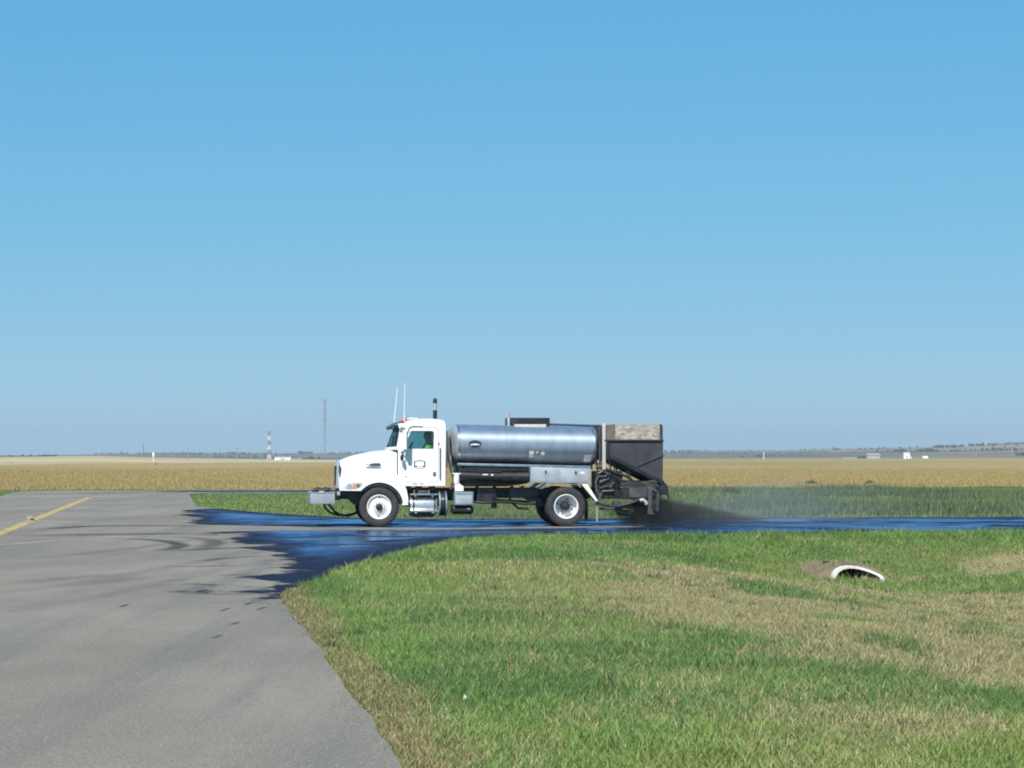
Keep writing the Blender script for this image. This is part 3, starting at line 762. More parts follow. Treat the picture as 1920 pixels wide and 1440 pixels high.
# wheels
def nuts(e, mat, cx, cy, cz, r, y, s, ln, n=10):
    me = B().tube([(0, ln, 0), (0, -0.005, 0)], s, 6).mesh('lug_nut')
    for k in range(n):
        a = 2 * math.pi * (k + 0.5) / n
        link('lug_nut', me, mat, e).location = (cx + r * math.cos(a), cy + y, cz + r * math.sin(a))
TY = [(0.30, -0.105), (0.335, -0.132), (0.40, -0.143), (0.455, -0.140), (0.480, -0.130), (0.497, -0.112), (0.505, -0.090), (0.505, -0.068), (0.490, -0.064), (0.490, -0.052), (0.507, -0.048),
      (0.507, -0.008), (0.491, -0.005), (0.491, 0.005), (0.507, 0.008), (0.507, 0.048), (0.490, 0.052), (0.490, 0.064), (0.505, 0.068), (0.505, 0.090), (0.497, 0.112), (0.480, 0.130), (0.455, 0.140), (0.40, 0.143), (0.335, 0.132), (0.30, 0.105)]
def wheel(cx, cy, front, s):            # s=-1: near side (outside towards -y)
    e = empty('wheel', (0, 0, 0)); e.parent = truck
    c = (cx, cy, 0.507)
    b = B().lathe(TY, c, 48)
    for k in range(44):                  # shoulder lugs
        a = 2 * math.pi * k / 44
        for sg in (-1, 1):
            p = (cx + 0.492 * math.cos(a), cy + sg * 0.116, 0.507 + 0.492 * math.sin(a))
            b.add([(p[0] + dx * 0.012 * math.sin(a) + dr * math.cos(a), p[1] + dy * 0.018, p[2] - dx * 0.012 * math.cos(a) + dr * math.sin(a)) for dr in (-0.02, 0.011) for dx, dy in ((-1, -1), (1, -1), (1, 1), (-1, 1))],
                  [(3, 2, 1, 0), (4, 5, 6, 7), (0, 1, 5, 4), (1, 2, 6, 5), (2, 3, 7, 6), (3, 0, 4, 7)])
    b.obj('tyre', 'rubber', e)
    if front is None: return e
    m = lambda prof: [(r, -s * y) for r, y in prof]
    if front:
        B().lathe(m([(0.30, 0.09), (0.315, -0.118), (0.303, -0.128), (0.292, -0.110), (0.275, -0.055), (0.255, -0.035), (0.225, -0.060), (0.185, -0.100), (0.150, -0.118), (0.090, -0.120), (0.088, 0.02)]), c, 40).obj('rim', 'rimwhite', e)
        B().lathe(m([(0.088, 0.0), (0.086, -0.16), (0.070, -0.185), (0.060, -0.19), (0.0005, -0.195)]), c, 24).obj('hub', 'black', e)
        nuts(e, 'greysteel', cx, cy, 0.507, 0.132, s * 0.150, 0.013, -s * 0.035)
        for k in range(2):
            a = R(86 + 180 * k); r = 0.222
            B().tube([(cx + r * math.cos(a), cy + s * 0.045, 0.507 + r * math.sin(a)), (cx + r * math.cos(a), cy + s * 0.070, 0.507 + r * math.sin(a))], 0.026, 12).obj('hand_hole', 'black', e)
    else:
        B().lathe(m([(0.30, 0.11), (0.318, -0.125), (0.305, -0.138), (0.287, -0.120), (0.280, -0.04), (0.276, 0.11), (0.250, 0.138), (0.17, 0.148), (0.115, 0.148), (0.112, 0.16)]), c, 40).obj('rim', 'rimwhite', e)
        B().lathe(m([(0.135, 0.15), (0.120, 0.05), (0.105, -0.05), (0.085, -0.075), (0.045, -0.085), (0.0005, -0.09)]), c, 24).obj('hub', 'grime', e)
        nuts(e, 'grime', cx, cy, 0.507, 0.165, -s * 0.145, 0.015, s * 0.05)
        for a in (R(-20), R(160), R(70), R(250)):
            r = 0.205
            B().tube([(cx + r * math.cos(a), cy - s * 0.155, 0.507 + r * math.sin(a)), (cx + r * math.cos(a), cy - s * 0.130, 0.507 + r * math.sin(a))], 0.024, 12).obj('hand_hole', 'black', e)
    return e
wheel(0, -1.05, True, -1); wheel(0.0, 1.05, True, 1)
wheel(4.807, -1.06, False, -1); wheel(4.807, -0.73, None, -1); wheel(4.807, 0.73, None, 1); wheel(4.807, 1.06, False, 1)

# front box, arms and hoses
e = B().box(-1.747, -1.125, -1.2, 1.2, 0.592, 0.860).box(-1.757, -1.115, -1.21, 1.21, 0.861, 0.884).obj('front_tray', 'tray', truck, 0.012)
b = B()
for s in (-1, 1): b.box(-1.12, -0.6, s * 0.43 - 0.06, s * 0.43 + 0.06, 0.70, 0.90)
b.box(-1.12, -1.0, -1.05, 1.05, 0.68, 0.92); b.obj('front_carrier', 'black', truck, 0.01)
for xx, yy in ((-1.60, -0.95), (-1.30, -0.8), (-1.5, 0.1), (-1.3, 0.7)):
    B().tube([(xx - 0.1, yy, 0.92), (xx + 0.12, yy, 0.94)], 0.045, 10).sphere((xx, yy, 0.94), (0.07, 0.07, 0.06), 8, 6).obj('valve_fitting', 'grime', truck)
B().tube([(-1.7, -0.9, 0.91), (-1.2, -0.6, 0.92)], 0.025).obj('valve_rod', 'grime', truck)
b = B().box(-1.52, -1.40, -1.0, -0.8, 0.885, 0.915); b.obj('clamp', 'bldtan', truck, 0.01)
B().tube([(-1.38, -0.7, 0.60), (-1.36, -0.7, 0.48), (-1.24, -0.68, 0.37), (-1.05, -0.66, 0.295), (-0.85, -0.64, 0.285), (-0.62, -0.6, 0.33), (-0.45, -0.55, 0.45)], 0.028, 8).obj('hose', 'black', truck)
B().tube([(-1.28, -0.55, 0.60), (-1.20, -0.55, 0.50), (-1.10, -0.55, 0.38), (-0.98, -0.55, 0.30), (-0.75, -0.5, 0.27), (-0.5, -0.48, 0.36)], 0.03, 8).obj('hose', 'grime', truck)
B().prism([(-0.98, 0.92), (-0.42, 0.92), (-0.38, 0.6), (-0.58, 0.55), (-0.80, 0.78), (-0.98, 0.80)], -0.80, -0.30).obj('splash_apron', 'black', truck)
B().prism([(-0.98, 0.92), (-0.42, 0.92), (-0.38, 0.6), (-0.58, 0.55), (-0.80, 0.78), (-0.98, 0.80)], 0.30, 0.80).obj('splash_apron', 'black', truck)
B().box(-1.07, -0.99, -1.19, -1.02, 0.80, 0.90).obj('tow_hook', 'chrome', truck, 0.02)

# hood and fenders
def hoodring(x, zt, zb, wt, wb):
    pts = []
    for y, z in ((0, zt), (0.45 * wt, zt - 0.008), (0.8 * wt, zt - 0.035), (0.97 * wt, zt - 0.09), (wt + 0.02, zt - 0.18), (wb, zb + 0.25), (wb, zb)): pts.append((x, -y, z))
    return pts + [(x, -p[1], p[2]) for p in pts[::-1][:-1]]
hood = B().loft([hoodring(x, zt, zb, wt, wb) for x, zt, zb, wt, wb in ((-1.01, 1.60, 1.0, 0.50, 0.66), (-0.985, 1.66, 0.98, 0.54, 0.70), (-0.93, 1.715, 0.97, 0.57, 0.73), (-0.74, 1.79, 0.96, 0.61, 0.76), (-0.53, 1.852, 0.96, 0.65, 0.79),
        (-0.12, 1.934, 1.0, 0.74, 0.84), (0.20, 1.966, 1.0, 0.83, 0.90), (0.42, 1.98, 1.0, 0.90, 0.95), (0.485, 1.98, 1.0, 0.91, 0.96))]).obj('hood', 'white', truck)
arc = [(0.62 * math.cos(R(a)), 0.507 + 0.625 * math.sin(R(a))) for a in range(140, 6, -8)]
FPOLY = [(-1.005, 0.925), (-0.46, 0.920)] + arc + [(0.575, 0.555), (0.735, 0.555), (0.742, 0.72), (0.70, 0.93), (0.63, 1.12), (0.52, 1.27), (0.38, 1.38), (0.15, 1.46), (-0.2, 1.49), (-0.55, 1.46), (-0.85, 1.38), (-0.99, 1.28), (-1.03, 1.1)]
for s in (-1, 1):
    B().prism(FPOLY, s * 0.74, s * 1.2).obj('fender', 'white', hood, 0.045, seg=3)
    B().prism([(x * 0.985, 0.507 + (z - 0.507) * 0.985) for x, z in [(-0.46, 0.92)] + arc + [(0.56, 0.57)]] + [(0.5, 0.7), (0.42, 0.85), (0.2, 1.02), (0, 1.06), (-0.25, 1.0), (-0.4, 0.9)], s * 0.62, s * 1.17).obj('wheel_arch_liner', 'black', hood)
    # headlight
    hl = B().prism([(-0.885, 0.985), (-0.86, 1.06), (-0.77, 1.115), (-0.60, 1.135), (-0.44, 1.128), (-0.425, 1.09), (-0.47, 1.015), (-0.56, 0.972), (-0.72, 0.955), (-0.83, 0.962)], s * 1.150, s * 1.206).obj('headlight', 'lens', hood, 0.01)
    B().prism(rrect(-0.66, -0.60, 0.99, 1.10, 0.015), s * 1.19, s * 1.2095).obj('turn_signal', 'amber', hl)
    B().prism(ellipse(-0.76, 1.045, 0.055, 0.045, 16), s * 1.19, s * 1.2095).obj('lamp_reflector', 'chrome', hl)
    B().prism(ellipse(-0.54, 1.055, 0.045, 0.045, 16), s * 1.19, s * 1.2095).obj('lamp_reflector', 'inkgrey', hl)
    # air vent
    v = B().prism([(-0.24, 1.585), (-0.215, 1.555), (-0.10, 1.545), (0.03, 1.55), (0.055, 1.585), (0.05, 1.62), (-0.02, 1.63), (-0.12, 1.628), (-0.19, 1.615)], s * 0.80, s * 0.905).obj('air_vent', 'inkgrey', hood, 0.008)
    B().prism([(-0.35, 1.575), (-0.345, 1.60), (-0.27, 1.615), (-0.20, 1.62), (-0.175, 1.60), (-0.20, 1.58), (-0.27, 1.575), (-0.30, 1.562)], s * 0.80, s * 0.893).obj('chrome_badge', 'chrome', v, 0.006)
    for k in range(4): B().prism(rrect(-0.19 + 0.058 * k, -0.155 + 0.058 * k, 1.565, 1.612, 0.01), s * 0.88, s * 0.910).obj('slot', 'black', v)
    B().tube([(0.09, s * 1.03, 1.455), (0.15, s * 1.05, 1.43), (0.26, s * 1.07, 1.375)], 0.012, 6).obj('hood_crease', 'black', hood)  # dark strip painting in the shaded crease at the hood seam
    B().box(0.19, 0.24, s * 0.955 - 0.01, s * 0.955 + 0.01, 1.68, 1.70).obj('hood_stop', 'galv', hood)
gr = B().prism([(-1.035, 1.70), (-1.0, 1.72), (-0.98, 1.5), (-1.0, 0.98), (-1.06, 0.97), (-1.075, 1.02), (-1.06, 1.45), (-1.04, 1.66)], -0.58, 0.58).obj('grille', 'chrome', hood, 0.012)
for k in range(13):
    B().box(-1.0785, -1.055, -0.51 + 0.082 * k, -0.48 + 0.082 * k, 1.05, 1.55).obj('grille_bar', 'black', gr)

B().box(-0.998, -0.972, -0.715, 0.715, 1.0, 1.58).obj('grille_gap_shade', 'black', hood)  # black strip put in for the shade between grille and hood
# cab
OUT = [(0.50, 1.042), (1.690, 1.042), (1.700, 1.10), (1.712, 2.55), (1.690, 2.655), (1.63, 2.705), (1.45, 2.735), (1.20, 2.745), (0.95, 2.728), (0.76, 2.69), (0.66, 2.64), (0.60, 2.58)]
SIDE = OUT + [(0.475, 2.02), (0.485, 1.95), (0.485, 1.40)]
DOOR = [(0.605, 1.135), (1.46, 1.135), (1.52, 1.19), (1.525, 2.43), (1.48, 2.515), (1.40, 2.535), (0.85, 2.535), (0.765, 2.50), (0.60, 1.96)]
WIN = [(0.665, 1.992), (1.395, 1.992), (1.405, 2.40), (1.375, 2.448), (0.835, 2.448), (0.795, 2.42)]
def inset(poly, d, c): return [(c[0] + (x - c[0]) * d, c[1] + (z - c[1]) * d) for x, z in poly]
cab = empty('cab', (0, 0, 0)); cab.parent = truck
DO2 = [(x + (0.006 if x > 1.1 else -0.006), z + (0.006 if z > 1.8 else -0.006)) for x, z in DOOR]
for s in (-1, 1):
    panel(SIDE, [DO2], s * 1.05, -s * 0.05).obj('side_panel', 'white', cab, 0.0, smooth=False)
    d = panel(DOOR, [WIN], s * 1.053, -s * 0.05).obj('door', 'white', cab, 0.0, smooth=False)
    B().prism(WIN, s * 1.02, s * 1.026).obj('window_pane', 'glass', d)
    panel(inset(WIN, 1.03, (1.03, 2.22)), [WIN], s * 1.056, -s * 0.02).obj('window_seal', 'white' if s < 0 else 'black', d, smooth=False)
    h = B().prism(rrect(1.385, 1.465, 1.285, 1.40, 0.03), s * 1.045, s * 1.058).obj('door_handle', 'black', d)
    B().prism(rrect(1.42, 1.452, 1.31, 1.385, 0.012), s * 1.05, s * 1.075).obj('handle_lever', 'chrome', h)
    # door sign: dark frame with a curved band top and bottom
    sg = B()
    for pl in ([(0.895, 1.560), (0.925, 1.560), (0.925, 1.655), (0.985, 1.672), (1.045, 1.678), (1.105, 1.672), (1.158, 1.655), (1.158, 1.560), (1.190, 1.560), (1.190, 1.668), (1.11, 1.688), (1.045, 1.700), (0.98, 1.688), (0.895, 1.668)],
               [(0.895, 1.555), (0.985, 1.555), (0.985, 1.530), (0.895, 1.520)], [(1.105, 1.555), (1.190, 1.555), (1.190, 1.520), (1.105, 1.530)],
               [(0.92, 1.512), (1.045, 1.495), (1.17, 1.512), (1.17, 1.502), (1.045, 1.482), (0.92, 1.502)], [(1.01, 1.535), (1.045, 1.552), (1.06, 1.532), (1.03, 1.528)]):
        sg.prism(pl, s * 1.05, s * 1.0555)
    sg.obj('door_sign', 'ink', d)
    B().prism(rrect(0.672, 0.712, 1.265, 1.295, 0.01), s * 1.05, s * 1.057).obj('emblem', 'inkgrey', d)
    B().tube([(1.565, s * 1.085, 1.22), (1.565, s * 1.085, 2.02)], 0.014, 8).tube([(1.565, s * 1.05, 1.23), (1.565, s * 1.085, 1.23)], 0.012, 6).tube([(1.565, s * 1.05, 2.0), (1.565, s * 1.085, 2.0)], 0.012, 6).obj('grab_rail', 'greysteel', cab)
    B().prism(rrect(1.515, 1.545, 2.08, 2.15, 0.01), s * 1.045, s * 1.062).obj('door_stop', 'greysteel', cab)
    B().box(0.86, 0.98, s * 1.052 - 0.004, s * 1.052 + 0.004, 1.085, 1.10).box(1.03, 1.16, s * 1.052 - 0.004, s * 1.052 + 0.004, 1.085, 1.10).obj('sill_vent', 'inkgrey', cab)
    # A pillar gutter
    B().tube([(0.62, s * 1.06, 2.02), (0.70, s * 1.065, 2.30), (0.775, s * 1.065, 2.53), (0.87, s * 1.065, 2.565), (1.12, s * 1.065, 2.56)], 0.009, 6).obj('drip_rail', 'greysteel', cab)
    # mirror on its bracket
    mi = B().box(0.60, 0.69, s * 1.30 - 0.11, s * 1.30 + 0.11, 1.96, 2.47).obj('mirror', 'white', cab, 0.03, seg=3)
    B().box(0.690, 0.697, s * 1.30 - 0.09, s * 1.30 + 0.09, 2.0, 2.43).obj('mirror_glass', 'darkglass', mi)
    B().tube([(0.60, s * 1.03, 2.50), (0.63, s * 1.2, 2.52), (0.65, s * 1.3, 2.46)], 0.016, 6).obj('mirror_bracket', 'black', mi)
    B().tube([(0.56, s * 1.03, 1.90), (0.63, s * 1.2, 1.91), (0.65, s * 1.3, 1.97)], 0.016, 6).obj('mirror_bracket', 'black', mi)
    B().sphere((0.575, s * 1.22, 1.76), (0.045, 0.085, 0.085), 12, 8).tube([(0.60, s * 1.2, 1.84), (0.64, s * 1.25, 1.97)], 0.013, 6).obj('spot_mirror', 'black', mi)
    B().sphere((0.53, s * 1.11, 2.53), (0.04, 0.04, 0.04), 10, 8).tube([(0.53, s * 1.11, 2.53), (0.60, s * 1.03, 2.56)], 0.014, 6).obj('marker_lamp', 'chrome', cab)
# roof, back wall and floor: the outline swept across with rounded shoulders
sec = OUT[2:] ; full = [(x, z) for x, z in sec]
rings = []
for y, ins in ((-1.05, 0.0), (-1.04, 0.012), (-0.98, 0.045), (-0.85, 0.058), (0, 0.066), (0.85, 0.058), (0.98, 0.045), (1.04, 0.012), (1.05, 0.0)):
    rings.append([(x + (ins * 0.5 if x > 1.6 else (-ins * 0.2 if x < 0.7 else 0)), y, z + ins * (0.45 if z > 2.6 else 0)) for x, z in full])
b = B().loft(rings, cap=False, closed=False)
shell = b.mesh('roof', True); ro = link('roof', shell, 'white', cab)
sm_ = ro.modifiers.new('thickness', 'SOLIDIFY'); sm_.thickness = 0.03; sm_.offset = -1
B().box(0.50, 1.69, -1.0, 1.0, 1.043, 1.12).obj('floor_pan', 'interior', cab)
B().prism([(0.46, 1.12), (0.78, 1.12), (0.80, 1.80), (0.74, 1.99), (0.55, 2.03), (0.46, 1.97)], -0.99, 0.99).obj('dashboard', 'interior', cab, 0.03)
B().box(0.485, 0.545, -1.0, 1.0, 1.08, 1.95).obj('firewall', 'white', cab)
# curved windscreen
def wsx(y, t): return (0.27 + 0.215 * abs(y / 1.0) ** 2.4) * (1 - t) + (0.47 + 0.13 * abs(y / 1.0) ** 2.4) * t
NB = 16; vs = []; fs = []
for k in range(NB + 1):
    y = -1.0 + 2.0 * k / NB
    for t in (0, 0.33, 0.66, 1): vs.append((wsx(y, t), y, 1.985 + 0.605 * t))
for k in range(NB):
    for q in range(3): fs.append((4 * k + q, 4 * k + 4 + q, 4 * k + 5 + q, 4 * k + 1 + q))
ws = B().add(vs, fs).obj('windscreen', 'glass', cab)
B().tube([(wsx(y, 0) - 0.005, y, 1.985) for y in np.linspace(-1, 1, 17)], 0.022, 6).obj('windscreen_seal', 'black', ws)
B().tube([(wsx(0, 0) - 0.004, 0, 1.985), (wsx(0, 1) - 0.004, 0, 2.59)], 0.014, 6).obj('centre_seal', 'black', ws)
for yy in (-0.75, -0.1, 0.55):
    B().tube([(wsx(yy, 0) - 0.04, yy, 1.985), (wsx(yy + 0.2, 0.4) - 0.02, yy + 0.2, 2.18), (wsx(yy + 0.3, 0.6) - 0.015, yy + 0.3, 2.33)], 0.011, 5).obj('wiper', 'black', ws)
b = B(); rg = []
for x, z in ((0.23, 1.955), (0.40, 1.99), (0.50, 2.0)): rg.append([(x + 0.20 * abs(y) ** 2.4 * (1 if x < 0.45 else 0.2), y, z) for y in np.linspace(-0.99, 0.99, 13)])
cw = b.loft(rg, cap=False, closed=False).mesh('cowl', True); c_ = link('cowl', cw, 'white', cab)
m_ = c_.modifiers.new('thickness', 'SOLIDIFY'); m_.thickness = 0.07; m_.offset = -1
for s in (-1, 1): B().tube([(0.495, s * 1.0, 1.96), (0.605, s * 1.0, 2.60)], 0.055, 8).obj('windscreen_pillar', 'white', cab)
B().box(0.49, 0.63, -1.0, 1.0, 2.575, 2.64).obj('windscreen_header', 'white', cab, 0.02)
# sun visor over the windscreen
rg = []
for x, z in ((0.265, 2.50), (0.25, 2.565), (0.34, 2.625), (0.45, 2.68), (0.58, 2.70)): rg.append([(x + 0.10 * abs(y) ** 2.4, y, z - 0.02 * abs(y) ** 2) for y in np.linspace(-0.95, 0.95, 13)])
vm = B().loft(rg, cap=False, closed=False).mesh('sun_visor', True); vo = link('sun_visor', vm, 'visor', cab)
m_ = vo.modifiers.new('thickness', 'SOLIDIFY'); m_.thickness = 0.02
# roof furniture
for yy in (-0.7, -0.35, 0, 0.35, 0.7):
    B().sphere((0.70, yy, 2.725), (0.09, 0.04, 0.03), 10, 6).obj('roof_marker_lamp', 'amber', cab)
B().tube([(0.62, -0.6, 2.76), (0.75, -0.6, 2.79), (1.02, -0.6, 2.785)], [0.06, 0.03, 0.022], 10).box(0.80, 0.86, -0.62, -0.58, 2.72, 2.77).obj('air_horn', 'chrome', cab)
B().tube([(0.655, -0.86, 2.60), (0.66, -0.85, 3.1), (0.675, -0.85, 3.675)], [0.013, 0.011, 0.008], 6).obj('antenna', 'decal', cab)
B().tube([(0.46, 0.30, 2.60), (0.51, 0.30, 3.1), (0.557, 0.30, 3.60)], [0.013, 0.011, 0.008], 6).obj('antenna', 'decal', cab)
# inside: seats and steering wheel
for yy in (-0.52, 0.52):
    st = B().box(1.02, 1.52, yy - 0.25, yy + 0.25, 1.42, 1.56).obj('seat', 'interior', cab, 0.05)
    B().prism([(1.45, 1.5), (1.56, 1.52), (1.60, 2.18), (1.52, 2.20)], yy - 0.24, yy + 0.24).obj('seat_backrest', 'interior', st, 0.04)
    B().box(1.535, 1.605, yy - 0.13, yy + 0.13, 2.22, 2.40).obj('headrest', 'interior', st, 0.03)
sw = []
for k in range(25):
    a = 2 * math.pi * k / 24; c, s = math.cos(a) * 0.22, math.sin(a) * 0.22
    sw.append((0.80 + c * 0.45, -0.52 + s, 1.98 + c * 0.78 * -1 * -1))
b = B().tube(sw, 0.017, 8, cap=False).tube([(0.80, -0.52, 1.97), (0.68, -0.52, 1.72)], 0.03, 8)
for a in (0, 2.1, 4.2): b.tube([(0.80, -0.52, 1.975), (0.80 + math.cos(a) * 0.099, -0.52 + math.sin(a) * 0.22, 1.98 + math.cos(a) * 0.17)], 0.014, 6)
b.obj('steering_wheel', 'black', cab)

# exhaust stack behind the cab, near side
ex = B().tube([(1.60, -0.62, 1.2), (1.60, -0.62, 2.72)], 0.055, 14).obj('exhaust_muffler', 'greysteel', truck)
ex = B().tube([(1.445, -0.9, 2.62), (1.445, -0.9, 3.22), (1.450, -0.9, 3.27), (1.462, -0.9, 3.29)], [0.054, 0.054, 0.050, 0.035], 14).obj('exhaust_stack', 'black', truck)
B().tube([(1.445, -0.9, 2.98), (1.445, -0.9, 3.16)], 0.0575, 16).obj('chrome_band', 'chrome', ex)  # short chrome band around the black stack
B().box(1.71, 1.76, -1.02, -0.2, 1.5, 2.45).obj('exhaust_shield', 'greysteel', truck, 0.01)

# under the cab: fuel tank with steps, strap ring, tool box, air tanks
ft = B().tube([(0.80, -0.90, 0.545), (1.47, -0.90, 0.545)], 0.235, 24).obj('fuel_tank', 'chrome', truck, 0.02)
for xx in (0.86, 1.40): B().lathe([(0.237, -0.0), (0.243, 0)], (0, 0, 0)).v and B().tube([(xx, -0.90, 0.545), (xx + 0.05, -0.90, 0.545)], 0.243, 24).obj('tank_strap', 'greysteel', ft)
sp = B().box(0.79, 1.50, -1.20, -0.98, 0.805, 0.845).obj('cab_step', 'alum', truck, 0.008)
for xx in (0.88, 1.32): B().prism([(xx, 0.84), (xx + 0.08, 0.84), (xx + 0.055, 0.76), (xx + 0.025, 0.76)], -1.20, -1.15).obj('step_bracket', 'alum', sp)
sp = B().box(0.80, 1.52, -1.20, -0.98, 0.38, 0.42).obj('cab_step', 'alum', truck, 0.008)
for xx in (0.90, 1.34): B().box(xx, xx + 0.07, -1.20, -1.16, 0.34, 0.38).obj('step_bracket', 'alum', sp)
B().prism([(0.80, 0.345), (1.44, 0.345), (1.44, 0.30), (1.38, 0.24), (0.88, 0.24), (0.80, 0.30)], -1.1, -0.6).obj('tank_guard', 'black', truck, 0.02)
B().tube([(0.90, -1.1, 0.84), (0.90, -1.1, 0.94)], 0.012, 6).tube([(1.28, -1.1, 0.84), (1.28, -1.1, 0.94)], 0.012, 6).obj('step_hanger', 'galv', sp)
B().box(1.0, 1.26, -1.08, -0.88, 0.85, 0.93).obj('battery_cable_box', 'greysteel', truck, 0.02)
for xx in (0.68, 0.95, 1.3): B().box(xx, xx + 0.16, -0.9, -0.6, 0.93, 1.03).obj('cab_mount', 'grime', truck, 0.02)
rg = B().tube([(1.545, -0.93, 0.585), (1.715, -0.93, 0.585)], 0.31, 28).obj('air_cleaner_drum', 'black', truck, 0.015)
for xx in (1.535, 1.70): B().tube([(xx, -0.93, 0.585), (xx + 0.028, -0.93, 0.585)], 0.318, 28).obj('polished_band', 'chrome', rg)
B().sphere((1.63, -1.235, 0.70), (0.025, 0.015, 0.025), 10, 6).obj('drum_latch', 'chrome', rg)
tb = B().box(1.915, 2.413, -1.2, -0.70, 0.545, 0.895).obj('tool_box', 'alum', truck, 0.025, seg=3)
B().box(1.955, 2.37, -1.206, -1.19, 0.585, 0.80).obj('tool_box_door', 'alumflat', tb, 0.006)
for yy, zz in ((-1.0, 0.43), (-0.72, 0.45)):
    at_ = B().tube([(1.86, yy, zz), (1.90, yy, zz), (2.37, yy, zz), (2.42, yy, zz)], [0.07, 0.115, 0.115, 0.07], 18).obj('air_tank', 'black', truck)
B().box(2.26, 2.33, -1.118, -1.112, 0.45, 0.47).obj('tank_label', 'decal', at_)
w_ = B().tube([(1.995, -1.0, 1.10), (1.995, -1.0, 1.34)], 0.075, 16).obj('washer_bottle', 'decal', truck, 0.01)
B().box(1.88, 2.10, -1.06, -0.94, 1.34, 1.37).obj('bottle_cap', 'decal', w_, 0.008)
B().prism([(1.95, 0.91), (2.17, 0.91), (2.17, 1.03), (2.09, 1.08), (2.03, 1.14), (1.95, 1.12)], -1.05, -0.85).obj('valve_housing', 'decal', truck, 0.015)
B().tube([(1.80, -0.9, 1.75), (1.84, -0.92, 1.5), (1.93, -0.95, 1.2), (1.85, -0.95, 0.95)], 0.035, 8).obj('air_line', 'greysteel', truck)
B().tube([(1.78, -0.75, 2.3), (1.80, -0.8, 1.9), (1.86, -0.8, 1.5)], 0.05, 10).obj('air_line', 'post', truck)

# tank
TX0, TX1, TA, TBz, TN = 2.03, 5.56, 1.155, 0.515, 2.7
def tzc(x): return 2.112 - (x - TX0) / (TX1 - TX0) * 0.052
def tsec(x, k=1.0, n=112):
    out = []
    for q in range(n):
        t = 2 * math.pi * q / n; c, s = math.cos(t), math.sin(t)
        out.append((x, -k * TA * math.copysign(abs(c) ** (2 / TN), c), tzc(x) + k * TBz * math.copysign(abs(s) ** (2 / TN), s)))
    return out
tank = B().loft([tsec(x) for x in np.linspace(TX0, TX1, 8)], cap=False).obj('tank', 'tank', truck)
for x0, dr in ((TX0, -1), (TX1, 1)):
    B().loft([tsec(x0, 1.006), tsec(x0 + dr * 0.012, 1.006), tsec(x0 + dr * 0.03, 0.985), tsec(x0 + dr * 0.09, 0.90), tsec(x0 + dr * 0.14, 0.7), tsec(x0 + dr * 0.17, 0.4), tsec(x0 + dr * 0.175, 0.02)]).obj('tank_head', 'alumflat', tank)
    B().loft([tsec(x0 - dr * 0.05, 1.004), tsec(x0 - dr * 0.05, 1.014), tsec(x0 + dr * 0.012, 1.014), tsec(x0 + dr * 0.012, 1.004)], cap=False).obj('tank_band', 'alum', tank)
for x0 in (3.15, 4.35):
    B().loft([tsec(x0 - 0.012, 1.0), tsec(x0 - 0.012, 1.003), tsec(x0 + 0.012, 1.003), tsec(x0 + 0.012, 1.0)], cap=False).obj('jacket_seam', 'tank', tank)
def on_tank(x, z, off=0.012):
    q = min(0.999, abs((z - tzc(x)) / TBz)); return -TA * (1 - q ** TN) ** (1 / TN) - off
def decal(name, poly, mat, off=0.012):
    bm = bmesh.new(); bm.faces.new([bm.verts.new((x, 0, z)) for x, z in poly])
    zs = [z for x, z in poly]; zz = min(zs) + 0.012
    while zz < max(zs):
        bmesh.ops.bisect_plane(bm, geom=list(bm.verts) + list(bm.edges) + list(bm.faces), plane_co=(0, 0, zz), plane_no=(0, 0, 1)); zz += 0.012
    bm.verts.index_update(); b = B()
    b.add([(v.co.x, on_tank(v.co.x, v.co.z, off), v.co.z) for v in bm.verts], [[v.index for v in f.verts] for f in bm.faces]); bm.free()
    return b.obj(name, mat, tank, smooth=False)
decal('sticker', rrect(3.855, 3.975, 1.765, 1.930, 0.02), 'decal')
decal('sticker', ellipse(4.06, 1.895, 0.03, 0.03, 12), 'decal'); decal('sticker', ellipse(4.075, 1.862, 0.026, 0.024, 12), 'inkgrey')
decal('sticker', ellipse(4.205, 1.865, 0.052, 0.052, 8), 'decal')
decal('placard', rrect(5.285, 5.485, 1.655, 1.835, 0.006), 'decal')
# maker's emblem: dark crescent oval over an arc, letters below
cx, cz = 2.455, 2.120
outer = ellipse(cx, cz, 0.165, 0.092, 28); innr = ellipse(cx, cz - 0.030, 0.118, 0.034, 28)
decal('emblem', outer, 'ink', 0.009)
decal('emblem_fill', innr, 'decal', 0.012)
decal('emblem_mark', [(cx - 0.10, cz - 0.045), (cx - 0.05, cz - 0.028), (cx, cz - 0.04), (cx + 0.06, cz - 0.03), (cx + 0.11, cz - 0.03), (cx + 0.07, cz - 0.062), (cx, cz - 0.078), (cx - 0.07, cz - 0.065)], 'ink', 0.015)
for k, (dx, wd, ht) in enumerate(((-0.125, 0.030, 0.05), (-0.075, 0.024, 0.035), (-0.03, 0.022, 0.04), (0.015, 0.022, 0.035), (0.065, 0.026, 0.035), (0.115, 0.034, 0.065))):
    x0 = cx + dx; z0 = cz - 0.128
    decal('emblem_letter', [(x0 - wd / 2, z0), (x0 - wd / 2 + 0.010, z0), (x0, z0 + ht * 0.7), (x0 + wd / 2 - 0.010, z0), (x0 + wd / 2, z0), (x0 + 0.004, z0 + ht), (x0 - 0.004, z0 + ht)], 'ink')
